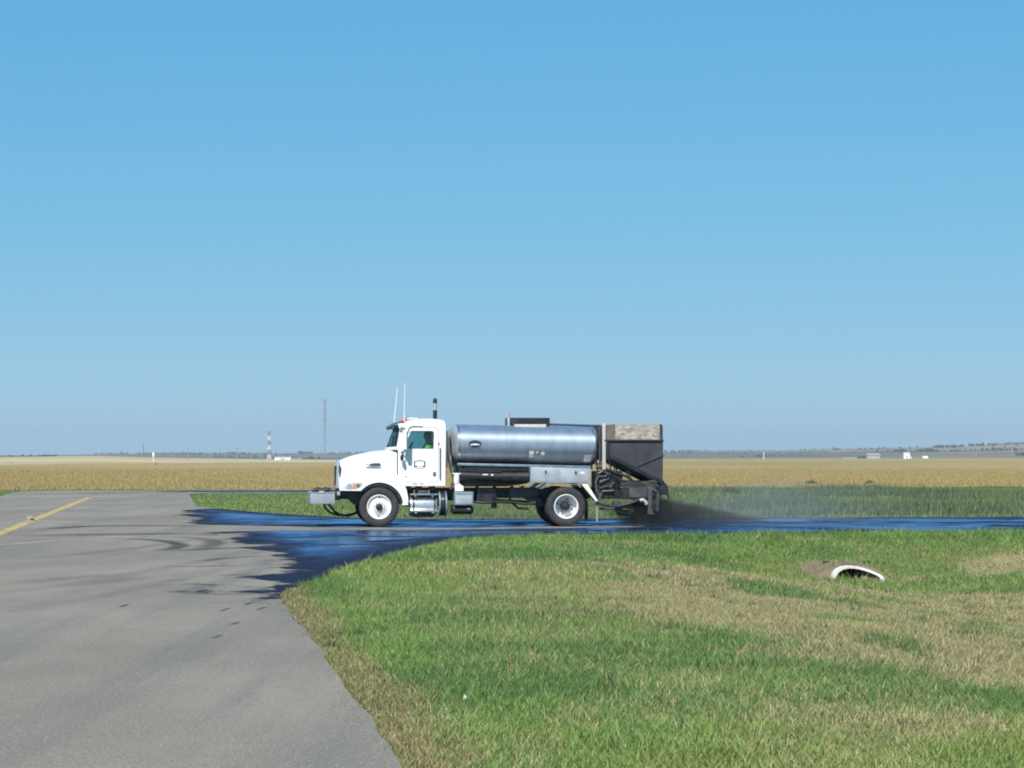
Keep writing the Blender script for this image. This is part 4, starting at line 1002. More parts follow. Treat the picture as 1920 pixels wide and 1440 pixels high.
# trim rail under the jacket
b = B().add([(x, y, z) for x, zc in ((2.0, 1.628), (5.45, 1.552)) for y, z in ((-1.19, zc), (-1.0, zc), (-1.0, zc - 0.065), (-1.19, zc - 0.065))], [(0, 1, 2, 3), (7, 6, 5, 4), (0, 4, 5, 1), (1, 5, 6, 2), (2, 6, 7, 3), (3, 7, 4, 0)])
b.obj('tank_trim_rail', 'alum', truck, 0.008)
B().box(2.05, 5.4, 1.0, 1.19, 1.50, 1.62).obj('tank_trim_rail', 'alum', truck, 0.01)
B().prism([(2.10, 1.02), (3.3, 1.02), (3.6, 1.06), (3.86, 1.10), (3.86, 1.56), (2.06, 1.56), (2.08, 1.15)], -0.80, 0.80).obj('tank_cradle', 'black', truck, 0.02)
ht_ = B().tube([(2.10, -0.98, 1.30), (3.15, -0.98, 1.27)], 0.115, 18).obj('heater_flue', 'black', truck)
B().tube([(3.15, -0.98, 1.27), (3.85, -0.98, 1.27)], 0.15, 18).obj('burner_box', 'grime', truck)
B().box(2.655, 2.79, -1.105, -1.09, 1.315, 1.345).box(2.875, 2.925, -1.105, -1.09, 1.30, 1.345).obj('flue_label', 'decal', ht_)
for xx in (2.55, 3.0, 3.45, 3.72): B().prism([(xx, 1.03), (xx + 0.08, 1.03), (xx + 0.02, 0.96), (xx - 0.05, 0.96)], -0.6, -0.42).obj('cradle_bracket', 'black', truck)
b = B().box(2.55, 3.05, -0.75, -0.3, 0.60, 0.98).tube([(3.0, -0.62, 0.66), (3.0, -0.62, 0.45)], 0.07, 12); b.obj('asphalt_pump', 'grime', truck, 0.03)
B().tube([(2.45, -0.72, 0.64), (2.7, -0.75, 0.60), (3.0, -0.72, 0.62), (3.35, -0.7, 0.62), (3.8, -0.68, 0.57), (4.15, -0.66, 0.60)], 0.035, 8).obj('pipe', 'black', truck)
B().tube([(3.3, -0.6, 0.95), (3.45, -0.62, 0.62), (3.62, -0.62, 0.46), (3.9, -0.6, 0.44)], 0.03, 8).obj('pipe', 'grime', truck)
B().box(3.4, 4.15, -0.56, -0.48, 0.72, 0.97).obj('frame_gusset', 'greysteel', truck, 0.01)
B().prism([(3.75, 0.72), (4.2, 0.72), (4.35, 0.52), (4.2, 0.50)], -0.66, -0.5).obj('torque_arm', 'grime', truck, 0.01)
# bins above the rear wheels, both sides
for s in (-1, 1):
    bn = B().add([(x, y, z) for x, zt, zb in ((3.883, 1.526, 1.128), (5.430, 1.486, 1.098)) for y, z in ((s * 1.2, zt), (s * 0.74, zt), (s * 0.74, zb), (s * 1.2, zb))],
                 [(0, 1, 2, 3), (7, 6, 5, 4), (0, 4, 5, 1), (1, 5, 6, 2), (2, 6, 7, 3), (3, 7, 4, 0)]).obj('side_bin', 'alumflat', truck, 0.008)
    for x0, x1 in ((3.94, 4.63), (4.69, 5.39)):
        dd = B().add([(x, s * yy, z - (x - 3.9) * 0.024) for yy in (1.198, 1.207) for x, z in ((x0, 1.160), (x1, 1.160), (x1, 1.478), (x0, 1.478))], [(0, 1, 2, 3), (7, 6, 5, 4), (0, 4, 5, 1), (1, 5, 6, 2), (2, 6, 7, 3), (3, 7, 4, 0)]).obj('bin_door', 'alumflat', bn, 0.003)
        xc = x0 + (0.33 if x0 < 4.5 else 0.36)
        B().prism(ellipse(xc, 1.405 - (xc - 3.9) * 0.024, 0.022, 0.05, 14), s * 1.2, s * 1.222).obj('door_latch', 'black', dd)
    B().prism([(5.15, 1.350), (5.30, 1.350), (5.255, 1.40), (5.19, 1.40)], s * 1.2, s * 1.214).obj('sticker', 'decal', bn)
    B().box(3.86, 3.882, s * 1.2 - 0.01, s * 1.2 + 0.01, 1.12, 1.52).obj('bin_edge', 'alum', bn)
    # mudguard: sloping arms and flat top
    fd = B().prism([(4.30, 1.105), (4.42, 1.105), (4.20, 0.965), (4.095, 0.965)], s * 0.72, s * 1.2).obj('mudguard', 'alum', truck, 0.008)
    B().prism([(5.20, 1.085), (5.36, 1.085), (5.63, 0.645), (5.57, 0.640)], s * 0.72, s * 1.2).obj('mudguard_arm', 'white', fd, 0.008)
    B().add([(4.40, s * 0.72, 1.095), (4.40, s * 1.19, 1.095), (5.3, s * 1.19, 1.07), (5.3, s * 0.72, 1.07), (4.40, s * 0.72, 1.085), (4.40, s * 1.19, 1.085), (5.3, s * 1.19, 1.06), (5.3, s * 0.72, 1.06)], [(0, 1, 2, 3), (7, 6, 5, 4), (0, 4, 5, 1), (1, 5, 6, 2), (2, 6, 7, 3), (3, 7, 4, 0)]).obj('mudguard_top', 'alumflat', fd)
    B().box(5.36, 5.375, s * 0.72 if s > 0 else -1.18, s * 1.18 if s > 0 else -0.72, 0.13, 0.66).obj('mud_flap', 'black', truck)
    B().box(5.60, 5.64, s * 1.05 - 0.02, s * 1.05 + 0.02, 0.12, 0.66).obj('flap_rod', 'galv', truck)
# manhole box, vent, rail
mh = B()
mh.box(3.44, 4.48, -0.42, -0.38, 2.56, 2.80).box(3.44, 4.48, 0.38, 0.42, 2.56, 2.80).box(3.40, 3.44, -0.42, 0.42, 2.56, 2.80).box(4.44, 4.485, -0.379, 0.379, 2.55, 2.79).obj('manhole_guard', 'black', truck, 0.006)
B().box(3.53, 4.36, -0.60, -0.58, 2.485, 2.63).obj('overflow_tray', 'post', truck, 0.006)
B().tube([(3.9, 0, 2.6), (3.9, 0, 2.74)], 0.26, 24).obj('manhole_lid', 'alum', truck, 0.01)
B().box(3.375, 3.43, -0.44, -0.30, 2.52, 2.80).obj('vent_box', 'alumflat', truck, 0.008)
B().tube([(3.44, -0.1, 2.8), (3.44, -0.1, 2.93)], 0.032, 10).tube([(3.44, 0.1, 2.8), (3.44, 0.1, 2.93)], 0.032, 10).obj('vent_pipe', 'bldpink', truck)
B().tube([(4.48, -0.35, 2.63), (5.83, -0.35, 2.59)], 0.028, 8).obj('walkway_rail', 'ink', truck)
# ladder post behind the tank
B().box(5.745, 5.83, -1.2, -1.12, 1.46, 2.65).obj('rear_post', 'post', truck, 0.006)
B().box(5.665, 5.70, -1.18, -1.10, 1.46, 2.62).obj('rear_post', 'greysteel', truck, 0.006)
B().box(5.745, 5.83, 1.12, 1.2, 1.46, 2.65).obj('rear_post', 'post', truck, 0.006)
for zz in (1.6, 1.9, 2.2, 2.5): B().tube([(5.72, -1.12, zz), (5.72, 1.12, zz)], 0.015, 6).obj('rung', 'greysteel', truck)

# chip hopper
hp = empty('chip_hopper', (0, 0, 0)); hp.parent = truck
for s in (-1, 1):
    panel([(5.85, 2.205), (7.335, 2.195), (7.325, 1.15), (7.20, 1.19), (6.02, 1.755), (5.86, 1.74)], [], s * 1.16, -s * 0.02).obj('side_wall', 'hopper', hp, smooth=False)
    B().box(5.79, 7.36, s * 1.18 - 0.03, s * 1.18 + 0.03, 2.195, 2.232).obj('top_rail', 'hopper', hp, 0.004)
    B().prism([(5.96, 1.80), (6.05, 1.80), (7.36, 1.16), (7.36, 1.07), (7.25, 1.09), (6.0, 1.715), (5.94, 1.74)], s * 1.15, s * 1.20).obj('lower_beam', 'black', hp, 0.006)
    B().tube([(6.55, s * 1.175, 1.50), (7.36, s * 1.175, 1.83)], 0.016, 6).obj('brace', 'interior', hp)
    B().box(5.84, 5.94, s * 1.165 - 0.02, s * 1.165 + 0.02, 1.72, 2.20).obj('corner_post', 'black', hp, 0.004)
    bd = B().box(6.07, 7.25, s * 1.13 - 0.012, s * 1.13 + 0.012, 2.232, 2.62).obj('side_board', 'osb', hp)
    B().box(6.02, 6.07, s * 1.145 - 0.025, s * 1.145 + 0.025, 2.232, 2.63).obj('board_stake', 'wood', hp)
    B().box(7.25, 7.30, s * 1.145 - 0.025, s * 1.145 + 0.025, 2.20, 2.63).obj('board_stake', 'hopper', hp)
    B().box(5.835, 6.02, s * 1.13 - 0.012, s * 1.13 + 0.012, 2.232, 2.61).obj('side_board', 'wood', hp)
    for xx in (6.40, 6.46): B().box(xx, xx + 0.028, s * 1.10 - 0.015, s * 1.10 + 0.015, 1.10, 1.58).obj('support_leg', 'black', hp)
    B().tube([(5.93, s * 1.15, 1.75), (5.97, s * 1.15, 1.42)], 0.022, 6).tube([(6.03, s * 1.12, 1.73), (6.14, s * 1.1, 1.35)], 0.012, 6).obj('hanger_rod', 'black', hp)
B().box(5.85, 5.88, -1.14, 1.14, 1.75, 2.60).obj('front_wall', 'hopper', hp)
B().box(7.30, 7.33, -1.14, 1.14, 1.16, 2.60).obj('rear_wall', 'hopper', hp)
B().add([(5.88, -1.13, 1.76), (5.88, 1.13, 1.76), (7.3, 1.13, 1.18), (7.3, -1.13, 1.18), (5.88, -1.13, 1.74), (5.88, 1.13, 1.74), (7.3, 1.13, 1.16), (7.3, -1.13, 1.16)], [(0, 1, 2, 3), (7, 6, 5, 4), (0, 4, 5, 1), (1, 5, 6, 2), (2, 6, 7, 3), (3, 7, 4, 0)]).obj('hopper_floor', 'hopper', hp)
b = B().tube([(5.60, -1.02, 1.52), (5.85, -1.05, 1.47), (6.15, -1.08, 1.36), (6.45, -1.08, 1.26), (6.57, -1.08, 1.14)], 0.035, 8); b.obj('hydraulic_hose', 'black', hp)
# rear spray machinery
mc = empty('spray_unit', (0, 0, 0)); mc.parent = truck
B().add([(6.25, -1.15, 1.155), (7.10, -1.15, 1.16), (7.25, -1.15, 1.05), (7.28, -1.15, 0.80), (6.9, -1.15, 0.66), (6.2, -1.15, 0.70), (6.22, -1.15, 1.0)] + [(6.25, 1.1, 1.155), (7.10, 1.1, 1.16), (7.25, 1.1, 1.05), (7.28, 1.1, 0.80), (6.9, 1.1, 0.66), (6.2, 1.1, 0.70), (6.22, 1.1, 1.0)],
        [tuple(range(6, -1, -1)), tuple(range(7, 14))] + [(q, (q + 1) % 7, 7 + (q + 1) % 7, 7 + q) for q in range(7)]).obj('machine_housing', 'grime', mc, 0.02)
B().box(6.2, 7.0, -1.165, -1.14, 0.985, 1.01).obj('housing_rib', 'greysteel', mc)
B().box(6.45, 6.92, -1.168, -1.14, 0.74, 0.98).obj('access_cover', 'greysteel', mc, 0.01)
B().box(5.58, 6.3, -1.05, -0.3, 0.70, 1.42).obj('pump_cabinet', 'black', mc, 0.05)
rr = random.Random(4)
for k in range(16):
    x0 = rr.uniform(5.62, 6.3); z0 = rr.uniform(0.95, 1.38); y0 = -1.06 - rr.uniform(0, 0.1)
    B().tube([(x0, y0, z0), (x0 + rr.uniform(-.14, .14), y0 - rr.uniform(0, .05), z0 + rr.uniform(-.1, .1)), (x0 + rr.uniform(-.2, .2), y0 + 0.02, z0 + rr.uniform(-.16, .1))], rr.uniform(0.02, 0.045), 8).obj('pipe_fitting', ('grime', 'greysteel', 'black', 'grime')[k % 4], mc)
B().tube([(5.72, -1.12, 0.70), (5.60, -1.14, 0.95), (5.58, -1.14, 1.16), (5.66, -1.12, 1.28), (5.86, -1.1, 1.27)], 0.03, 8).obj('hose', 'greysteel', mc)
B().prism([(5.66, 0.60), (5.76, 0.86), (5.70, 0.88), (5.64, 0.72)], -1.16, -1.10).obj('bracket', 'greysteel', mc, 0.01)
B().tube([(5.60, -1.1, 0.60), (5.85, -1.12, 0.53), (6.15, -1.14, 0.52), (6.45, -1.16, 0.58), (6.70, -1.17, 0.68), (6.84, -1.17, 0.66), (6.88, -1.17, 0.58)], 0.038, 10).obj('spray_bar_lift', 'grime', mc)
B().tube([(6.72, -1.2, 0.66), (6.80, -1.21, 0.68), (6.87, -1.21, 0.62), (6.89, -1.2, 0.56)], 0.045, 10).obj('elbow', 'post', mc)
B().tube([(6.5, -1.25, 0.40), (6.5, 1.25, 0.40)], 0.06, 12).box(6.45, 6.55, -1.22, 1.22, 0.30, 0.36).obj('spray_bar', 'grime', mc)
for k in range(13): B().tube([(6.5, -1.14 + 0.19 * k, 0.30), (6.5, -1.14 + 0.19 * k, 0.24)], 0.018, 6).obj('nozzle', 'black', mc)
B().box(6.05, 6.25, -1.10, -0.8, 0.55, 0.64).obj('lift_cylinder', 'greysteel', mc, 0.02)
B().tube([(5.7, -0.9, 0.45), (6.5, -0.95, 0.42)], 0.03, 8).obj('lift_arm', 'black', mc)
B().prism([(6.94, 1.02), (7.06, 1.02), (7.02, 0.45), (7.10, 0.30), (6.92, 0.30), (6.93, 0.6)], -1.20, -1.13).obj('spreader_leg', 'greysteel', mc, 0.01)
B().prism([(7.0, 1.0), (7.1, 0.98), (7.22, 0.86), (7.15, 0.84)], -1.2, -1.14).obj('link_arm', 'greysteel', mc, 0.01)
B().prism([(7.16, 0.85), (7.24, 0.85), (7.22, 0.40), (7.14, 0.38)], -1.19, -1.13).obj('spreader_leg', 'greysteel', mc, 0.01)
B().tube([(7.05, -1.15, 0.55), (7.05, 1.15, 0.55)], 0.16, 18).obj('spreader_roll', 'grime', mc)
B().box(7.0, 7.28, -1.14, 1.14, 0.66, 1.02).obj('spreader_box', 'grime', mc, 0.02)
B().prism([(7.28, 1.12), (7.40, 1.11), (7.46, 1.02), (7.47, 0.88), (7.44, 0.80), (7.30, 0.80), (7.24, 0.9)], -1.18, 1.15).obj('tailgate_lip', 'black', mc, 0.03)
B().tube([(7.45, -1.16, 0.86), (7.47, -1.16, 0.75), (7.52, -1.16, 0.68)], [0.03, 0.022, 0.008], 6).obj('rubber_skirt', 'black', mc)

# ------------------------------------------------------------------ driver, seated behind the wheel (in truck coordinates)
def T(p):
    x, y, z = p; c, s = math.cos(YAW), math.sin(YAW)
    return (-3.515 + x * c - y * s, 62.07 + x * s + y * c, z + 0.005)
drv = empty('person', T((1.31, -0.52, 1.56)), YAW)
tag(drv, 'driver in a bright green high-visibility vest holding the steering wheel', 'person')
O = Vector((1.44, -0.52, 1.56))
sv = []; se = []; srd = []
def chain(pts, rs, root=None):
    prev = root
    for p, r in zip(pts, rs):
        sv.append(Vector(p) - O); srd.append(r); i_ = len(sv) - 1
        if prev is not None: se.append((prev, i_))
        prev = i_
    return prev
sp0 = chain([(1.46, -0.52, 1.60)], [0.15]); sp1 = chain([(1.45, -0.52, 1.78), (1.44, -0.52, 1.95)], [0.145, 0.155], sp0)
neck = chain([(1.43, -0.52, 2.09), (1.42, -0.52, 2.17)], [0.085, 0.058], sp1)
hd = chain([(1.41, -0.52, 2.25), (1.40, -0.52, 2.34), (1.405, -0.52, 2.41)], [0.078, 0.088, 0.06], neck)
chain([(1.305, -0.52, 2.28)], [0.014], hd - 1)
for s in (-1, 1):
    wr = chain([(1.43, -0.52 + s * 0.19, 2.04), (1.30, -0.52 + s * 0.25, 1.83), (1.08, -0.52 + s * 0.21, 1.95), (1.02, -0.52 + s * 0.205, 1.98)], [0.065, 0.05, 0.032, 0.034], sp1)
    for k in range(4):
        o_ = (k - 1.5) * 0.022
        chain([(0.965, -0.52 + s * 0.20 + o_, 2.015), (0.925, -0.52 + s * 0.20 + o_, 2.0), (0.93, -0.52 + s * 0.20 + o_, 1.96)], [0.011, 0.010, 0.008], wr)
    chain([(0.99, -0.52 + s * 0.16, 1.97), (0.955, -0.52 + s * 0.155, 1.955)], [0.012, 0.009], wr)
    chain([(1.36, -0.52 + s * 0.10, 1.58), (1.02, -0.52 + s * 0.13, 1.60), (0.92, -0.52 + s * 0.13, 1.25), (0.80, -0.52 + s * 0.13, 1.19)], [0.095, 0.065, 0.045, 0.035], sp0)
me = bpy.data.meshes.new('body'); me.from_pydata([v[:] for v in sv], se, []); me.update()
body = link('body', me, 'skin', drv)
sk = body.modifiers.new('skin', 'SKIN'); sk.use_smooth_shade = True
lay = me.skin_vertices[0] if me.skin_vertices else None
if lay is None:
    bmq = bmesh.new(); bmq.from_mesh(me); bmq.verts.layers.skin.verify(); bmq.to_mesh(me); bmq.free(); lay = me.skin_vertices[0]
for k, sv_ in enumerate(lay.data): sv_.radius = (srd[k], srd[k]); sv_.use_root = (k == 0)
body.modifiers.new('sub', 'SUBSURF').levels = 1
def ring_at(x, y, z, a, b_, n=18): return [(x + a * math.cos(2 * math.pi * k / n) - O.x, y + b_ * math.sin(2 * math.pi * k / n) - O.y, z - O.z) for k in range(n)]
B().loft([ring_at(1.46, -0.52, 1.57, 0.17, 0.20), ring_at(1.45, -0.52, 1.75, 0.165, 0.20), ring_at(1.44, -0.52, 1.95, 0.17, 0.235), ring_at(1.43, -0.52, 2.06, 0.135, 0.25), ring_at(1.43, -0.52, 2.125, 0.09, 0.17), ring_at(1.425, -0.52, 2.15, 0.07, 0.08)], cap=False).obj('vest', 'hivis', drv)
for s in (-1, 1):
    B().tube([Vector(p) - O for p in ((1.43, -0.52 + s * 0.21, 2.045), (1.37, -0.52 + s * 0.25, 1.94), (1.30, -0.52 + s * 0.255, 1.83), (1.20, -0.52 + s * 0.24, 1.88))], [0.085, 0.075, 0.066, 0.058], 12).obj('sleeve', 'hivis', drv)
    B().tube([Vector(p) - O for p in ((1.40, -0.52 + s * 0.10, 1.59), (1.02, -0.52 + s * 0.13, 1.61), (0.93, -0.52 + s * 0.13, 1.27))], [0.11, 0.078, 0.06], 12).obj('trouser_leg', 'cloth', drv)
B().sphere(Vector((1.415, -0.52, 2.375)) - O, (0.105, 0.095, 0.075), 14, 8).obj('cap', 'cloth', drv)

# ------------------------------------------------------------------ culvert mouth
cvz = CZ0
cv = empty('culvert', (CULV[0], CULV[1], cvz)); cv.scale = (0.93, 1, 0.84)
tag(cv, 'pale concrete culvert mouth half buried in the grassy ditch', 'culvert')
ARCH = [(-0.50, -0.30, -0.02), (-0.50, -0.08, -0.02), (-0.47, 0.04, -0.01), (-0.40, 0.13, 0.0), (-0.29, 0.20, 0.0), (-0.15, 0.235, 0.0), (0.0, 0.23, -0.03), (0.15, 0.20, -0.09), (0.30, 0.15, -0.18), (0.43, 0.09, -0.28), (0.54, 0.03, -0.38), (0.62, -0.05, -0.46), (0.66, -0.3, -0.5)]
def arch(sc, dy, dz=0.0): return [(x * sc[0] + 0.02 * (1 - sc[0]), y + dy, z * sc[1] + dz) for x, z, y in ARCH]
B().loft([[(x, 1.7, z) for x, y, z in arch((0.80, 0.72), 0)], arch((0.80, 0.72), 0.02, -0.012), arch((0.83, 0.76), -0.015, -0.008), arch((0.97, 0.97), -0.015), arch((1.0, 1.0), 0.02), [(x, 1.7, z) for x, y, z in arch((1.0, 1.0), 0)]], cap=False, closed=False).obj('pipe', 'concrete', cv)
B().add([(-0.5, 1.6, -0.4), (0.6, 1.6, -0.4), (0.6, 1.6, 0.27), (-0.5, 1.6, 0.27)], [(0, 1, 2, 3)]).obj('dark_backing', 'interior', cv)  # dark sheet closing the pipe, standing in for the shade deep inside
B().box(-0.55, 0.62, -0.7, 1.65, -0.35, -0.13).obj('silt', 'siltmat', cv)
# litter speck
lx, ly = g(871, 1311)
B().add([(-0.016, -0.012, 0), (0.018, -0.01, 0.004), (0.02, 0.012, 0.03), (-0.012, 0.014, 0.035), (0.002, 0.0, 0.05)], [(0, 1, 2, 3), (3, 2, 4), (0, 3, 4), (1, 0, 4), (2, 1, 4)]).obj('paper_scrap', 'decal')
o = bpy.data.objects['paper_scrap']; o.scale = (0.7, 0.7, 0.7); o.location = (lx, ly, float(height(np.array([lx]), np.array([ly]))[0]) + 0.035)
tag(o, 'tiny white paper scrap caught in the near green grass', 'litter')

# ------------------------------------------------------------------ far things
def ground_at(x, y): return float(height(np.array([float(x)]), np.array([float(y)]))[0])
def lattice(name, u, vtop, Y, w0, w1, member, bands, label, cat, guys=False, dishes=()):
    x, yy, zt = far(u, vtop, Y); z0 = ground_at(x, Y); Ht = zt - z0
    t = empty(name, (x, Y, z0)); tag(t, label, cat)
    nb = len(bands); 
    for k, mt in enumerate(bands):
        za, zb = Ht * k / nb, Ht * (k + 1) / nb; b = B()
        wa = w0 + (w1 - w0) * k / nb; wb = w0 + (w1 - w0) * (k + 1) / nb
        steps = 3
        for q in range(steps):
            ta, tb = q / steps, (q + 1) / steps
            ya, yb_ = za + (zb - za) * ta, za + (zb - za) * tb
            ra, rb = (wa + (wb - wa) * ta) / 2, (wa + (wb - wa) * tb) / 2
            cs = [(-1, -1), (1, -1), (1, 1), (-1, 1)]
            for c in range(4):
                p, q2 = cs[c], cs[(c + 1) % 4]
                b.tube([(p[0] * ra, p[1] * ra, ya), (p[0] * rb, p[1] * rb, yb_)], member, 4)
                b.tube([(p[0] * ra, p[1] * ra, ya), (q2[0] * rb, q2[1] * rb, yb_)], member * 0.8, 4)
                b.tube([(p[0] * rb, p[1] * rb, yb_), (q2[0] * rb, q2[1] * rb, yb_)], member * 0.8, 4)
        b.obj('tower_section', mt, t, smooth=False)
    for hz, sz in dishes:
        B().tube([(0, -w0, Ht * hz - sz), (0, -w0, Ht * hz + sz)], sz * 1.1, 10).obj('antenna_drum', 'galv', t)
    return t
lattice('radio_mast', 609, 749, 1700, 0.9, 0.8, 0.10, ['galv'] * 5, 'tall slender grey radio mast left of the truck', 'mast', dishes=((0.985, 1.0), (0.87, 0.6), (0.79, 1.0), (0.68, 0.9), (0.52, 0.6)))
lattice('radio_tower', 505, 808, 2100, 3.0, 1.4, 0.15, ['towerwhite', 'towerred', 'towerwhite', 'towerred', 'towerwhite', 'towerred'], 'squat red and white banded lattice tower', 'tower')
def shed(name, u0, u1, v0, v1, Y, dep, mat, label, ridge=0.25, group=None, door=True):
    x0, _, z1 = far(u0, v0, Y); x1, _, _ = far(u1, v0, Y); zb = ground_at((x0 + x1) / 2, Y) - 0.3
    z0 = far(u0, v1, Y)[2]
    t = empty(name, ((x0 + x1) / 2, Y, 0)); tag(t, label, 'building', group)
    L = (x1 - x0) / 2; eav = z1 - (z1 - z0) * ridge
    B().box(-L, L, 0, dep, min(zb, z0), eav).obj('wall', mat, t, smooth=False)
    B().add([(-L * 1.03, -0.4, eav + 0.02), (L * 1.03, -0.4, eav + 0.02), (L * 1.03, dep / 2, z1), (-L * 1.03, dep / 2, z1), (L * 1.03, dep + 0.4, eav + 0.02), (-L * 1.03, dep + 0.4, eav + 0.02)], [(0, 1, 2, 3), (3, 2, 4, 5), (1, 4, 2), (0, 3, 5)]).obj('roof', 'bldroof' if mat != 'bldwhite' else 'bldwhite', t, smooth=False)
    if door: B().box(-L * 0.25, L * 0.25, -0.06, 0.02, z0, z0 + (eav - z0) * 0.75).obj('door', 'alumflat', t, smooth=False)
    return t
shed('machine_shed', 515, 545, 857, 863.5, 1900, 12, 'bldwhite', 'long low white shed near the banded tower', 0.2)
shed('white_tower_house', 1695, 1706, 848, 864, 1750, 5, 'bldwhite', 'tall narrow white building on the right horizon', 0.08)
shed('lean_to', 1705.5, 1710, 857, 864, 1752, 5, 'bldwhite', 'low white annex beside the tall white building', 0.3, door=False)
shed('white_hut', 1731, 1740, 855, 864, 1700, 6, 'bldwhite', 'small white hut right of the tall white building', 0.4, door=False)
shed('farm_shed', 1579, 1606, 857.5, 862, 2000, 10, 'bldtan', 'long flat tan shed on the right horizon', 0.3)
shed('farm_house', 1626, 1650, 850, 861, 2150, 10, 'bldpink', 'rose coloured farm building left of the tall white building', 0.35)
shed('farm_shed', 545, 566, 859, 864, 2050, 10, 'bldtan', 'pale tan shed just right of the long white shed', 0.4)
shed('white_hut', 1842, 1847, 837.5, 841, 4300, 12, 'bldwhite', 'tiny white house high on the right ridge', 0.3, door=False)
def pole(u, v0, v1, Y, r, mat, label, cross=False, head=None):
    x, _, zt = far(u, v0, Y); z0 = min(far(u, v1, Y)[2], ground_at(x, Y))
    t = empty('utility_pole' if cross else 'field_mast', (x, Y, z0)); tag(t, label, 'pole')
    B().tube([(0, 0, 0), (0, 0, zt - z0)], [r, r * 0.7], 8).obj('shaft', mat, t)
    if cross: B().box(-1.2, 1.2, -r, r, zt - z0 - 0.9, zt - z0 - 0.7).obj('cross_arm', mat, t)
    if head: B().box(-head[0], head[0], -head[0], head[0], (zt - z0) - head[1], zt - z0).obj('head_box', 'towerwhite', t)
pole(288, 848, 868, 700, 0.13, 'towerwhite', 'short white mast with a box head in the stubble field', head=(0.26, 1.3))
pole(269, 832, 856, 1500, 0.24, 'wood', 'thin dark pole on the left skyline', True)
pole(352, 836, 869, 900, 0.16, 'galv', 'thin pale mast left of the banded tower with a light foot')
pole(445, 838, 863, 1200, 0.26, 'galv', 'grey pole midway between the pale mast and the banded tower', True)
pole(593, 838, 866, 1400, 0.22, 'galv', 'short grey pole just left of the tall radio mast', True)
pole(602, 836, 866, 1450, 0.25, 'galv', 'grey pole standing at the foot of the tall radio mast', True)
pole(1432, 846, 860, 1500, 0.3, 'towerwhite', 'pale short mast behind the golden field right of the hopper')
pole(1535, 850, 861, 1600, 0.28, 'wood', 'dark stub pole left of the tan shed')
pole(1830, 836, 858, 2000, 0.3, 'galv', 'slim grey pole under the right ridge', True)
pole(1897, 838, 857, 2000, 0.3, 'galv', 'slim grey pole at the right edge of the photo', True)
pole(15, 875, 882, 560, 0.14, 'wood', 'short wooden post at the left edge of the stubble')
pole(23, 866, 872, 640, 0.2, 'wood', 'short dark post farther back at the left of the stubble')
pole(293, 867, 873, 560, 0.14, 'wood', 'short dark post beside the white mast')
# shelter belts: far trees that read as masses
def belt(name, spec, label, Y0):
    V = []; Fc = []; C = []
    for u0, u1, v0, v1, Y, nn in spec:
        for k in range(nn * 3):
            u = random.uniform(u0, u1); Yk = Y * random.uniform(0.97, 1.03)
            x = (u - 960) / FOC * Yk; zg = ground_at(x, Yk); Hh = max(3.0, (v1 - v0) / FOC * Yk) * random.uniform(0.4, 1.0)
            base = far(u, v1, Yk)[2]
            zg = max(zg, base) if base - zg < 4 else zg
            for q in range(36):
                a = random.uniform(0, 2 * math.pi); rr_ = Hh * 0.55 * math.sqrt(random.random()); hh = random.random() ** 0.8
                rr_ *= math.sin(math.pi * (0.12 + 0.8 * hh)); s = Hh * random.uniform(0.10, 0.22)
                p = Vector((x + rr_ * math.cos(a), Yk + rr_ * math.sin(a), zg + Hh * (0.05 + 0.92 * hh)))
                n_ = Vector((random.gauss(0, 1), random.gauss(0, 1), random.gauss(0, 1))).normalized(); t_ = n_.orthogonal().normalized(); b_ = n_.cross(t_)
                o_ = len(V)
                V += [p + t_ * s, p + b_ * s * 0.8, p - t_ * s, p - b_ * s * 0.8]
                Fc.append((o_, o_ + 1, o_ + 2, o_ + 3))
                g_ = random.uniform(0.7, 1.2); C += [(0.050 * g_, 0.075 * g_, 0.035 * g_)] * 4
    return stuff(link(name, mesh_np(name, [p[:] for p in V], Fc, {'col': ('FLOAT_COLOR', np.array(C))}), 'leaf'), label, 'trees')
belt('shelter_belt', [(40, 108, 853.5, 858, 2600, 18), (0, 40, 855, 858, 3000, 6), (170, 300, 849, 852.5, 4600, 14), (225, 240, 847, 851, 4600, 3), (300, 460, 847.5, 850, 4700, 22),
                      (330, 380, 849, 853, 3600, 10), (420, 520, 848, 851, 4500, 14), (560, 586, 845.5, 851, 4200, 8), (620, 700, 846.5, 850, 4600, 10), (545, 600, 855, 861, 2300, 6), (250, 640, 850, 854, 3900, 36), (390, 520, 854, 858, 2900, 10), (640, 720, 849, 853, 3800, 10)], 'dark tree belts along the left horizon', 0)
belt('shelter_belt', [(1245, 1330, 843.5, 847, 4600, 14), (1330, 1450, 843, 846, 4600, 10), (1560, 1572, 838, 843, 4600, 2), (1675, 1700, 843, 849, 3600, 6), (1720, 1750, 841, 847, 3600, 7), (1755, 1795, 837, 843, 4200, 14),
                      (1815, 1845, 834, 840, 4500, 9), (1850, 1920, 832, 836.5, 4800, 16), (1606, 1625, 855, 861, 2300, 5), (1905, 1925, 848, 855, 2800, 6), (1480, 1560, 842, 845, 4600, 8), (1245, 1560, 846, 850, 3700, 26), (1640, 1920, 842, 848, 3500, 30), (1750, 1920, 836, 841, 4300, 26), (1560, 1720, 841, 845, 4300, 16), (1380, 1480, 852, 857, 2700, 8)], 'dark tree belts along the right ridge', 0)
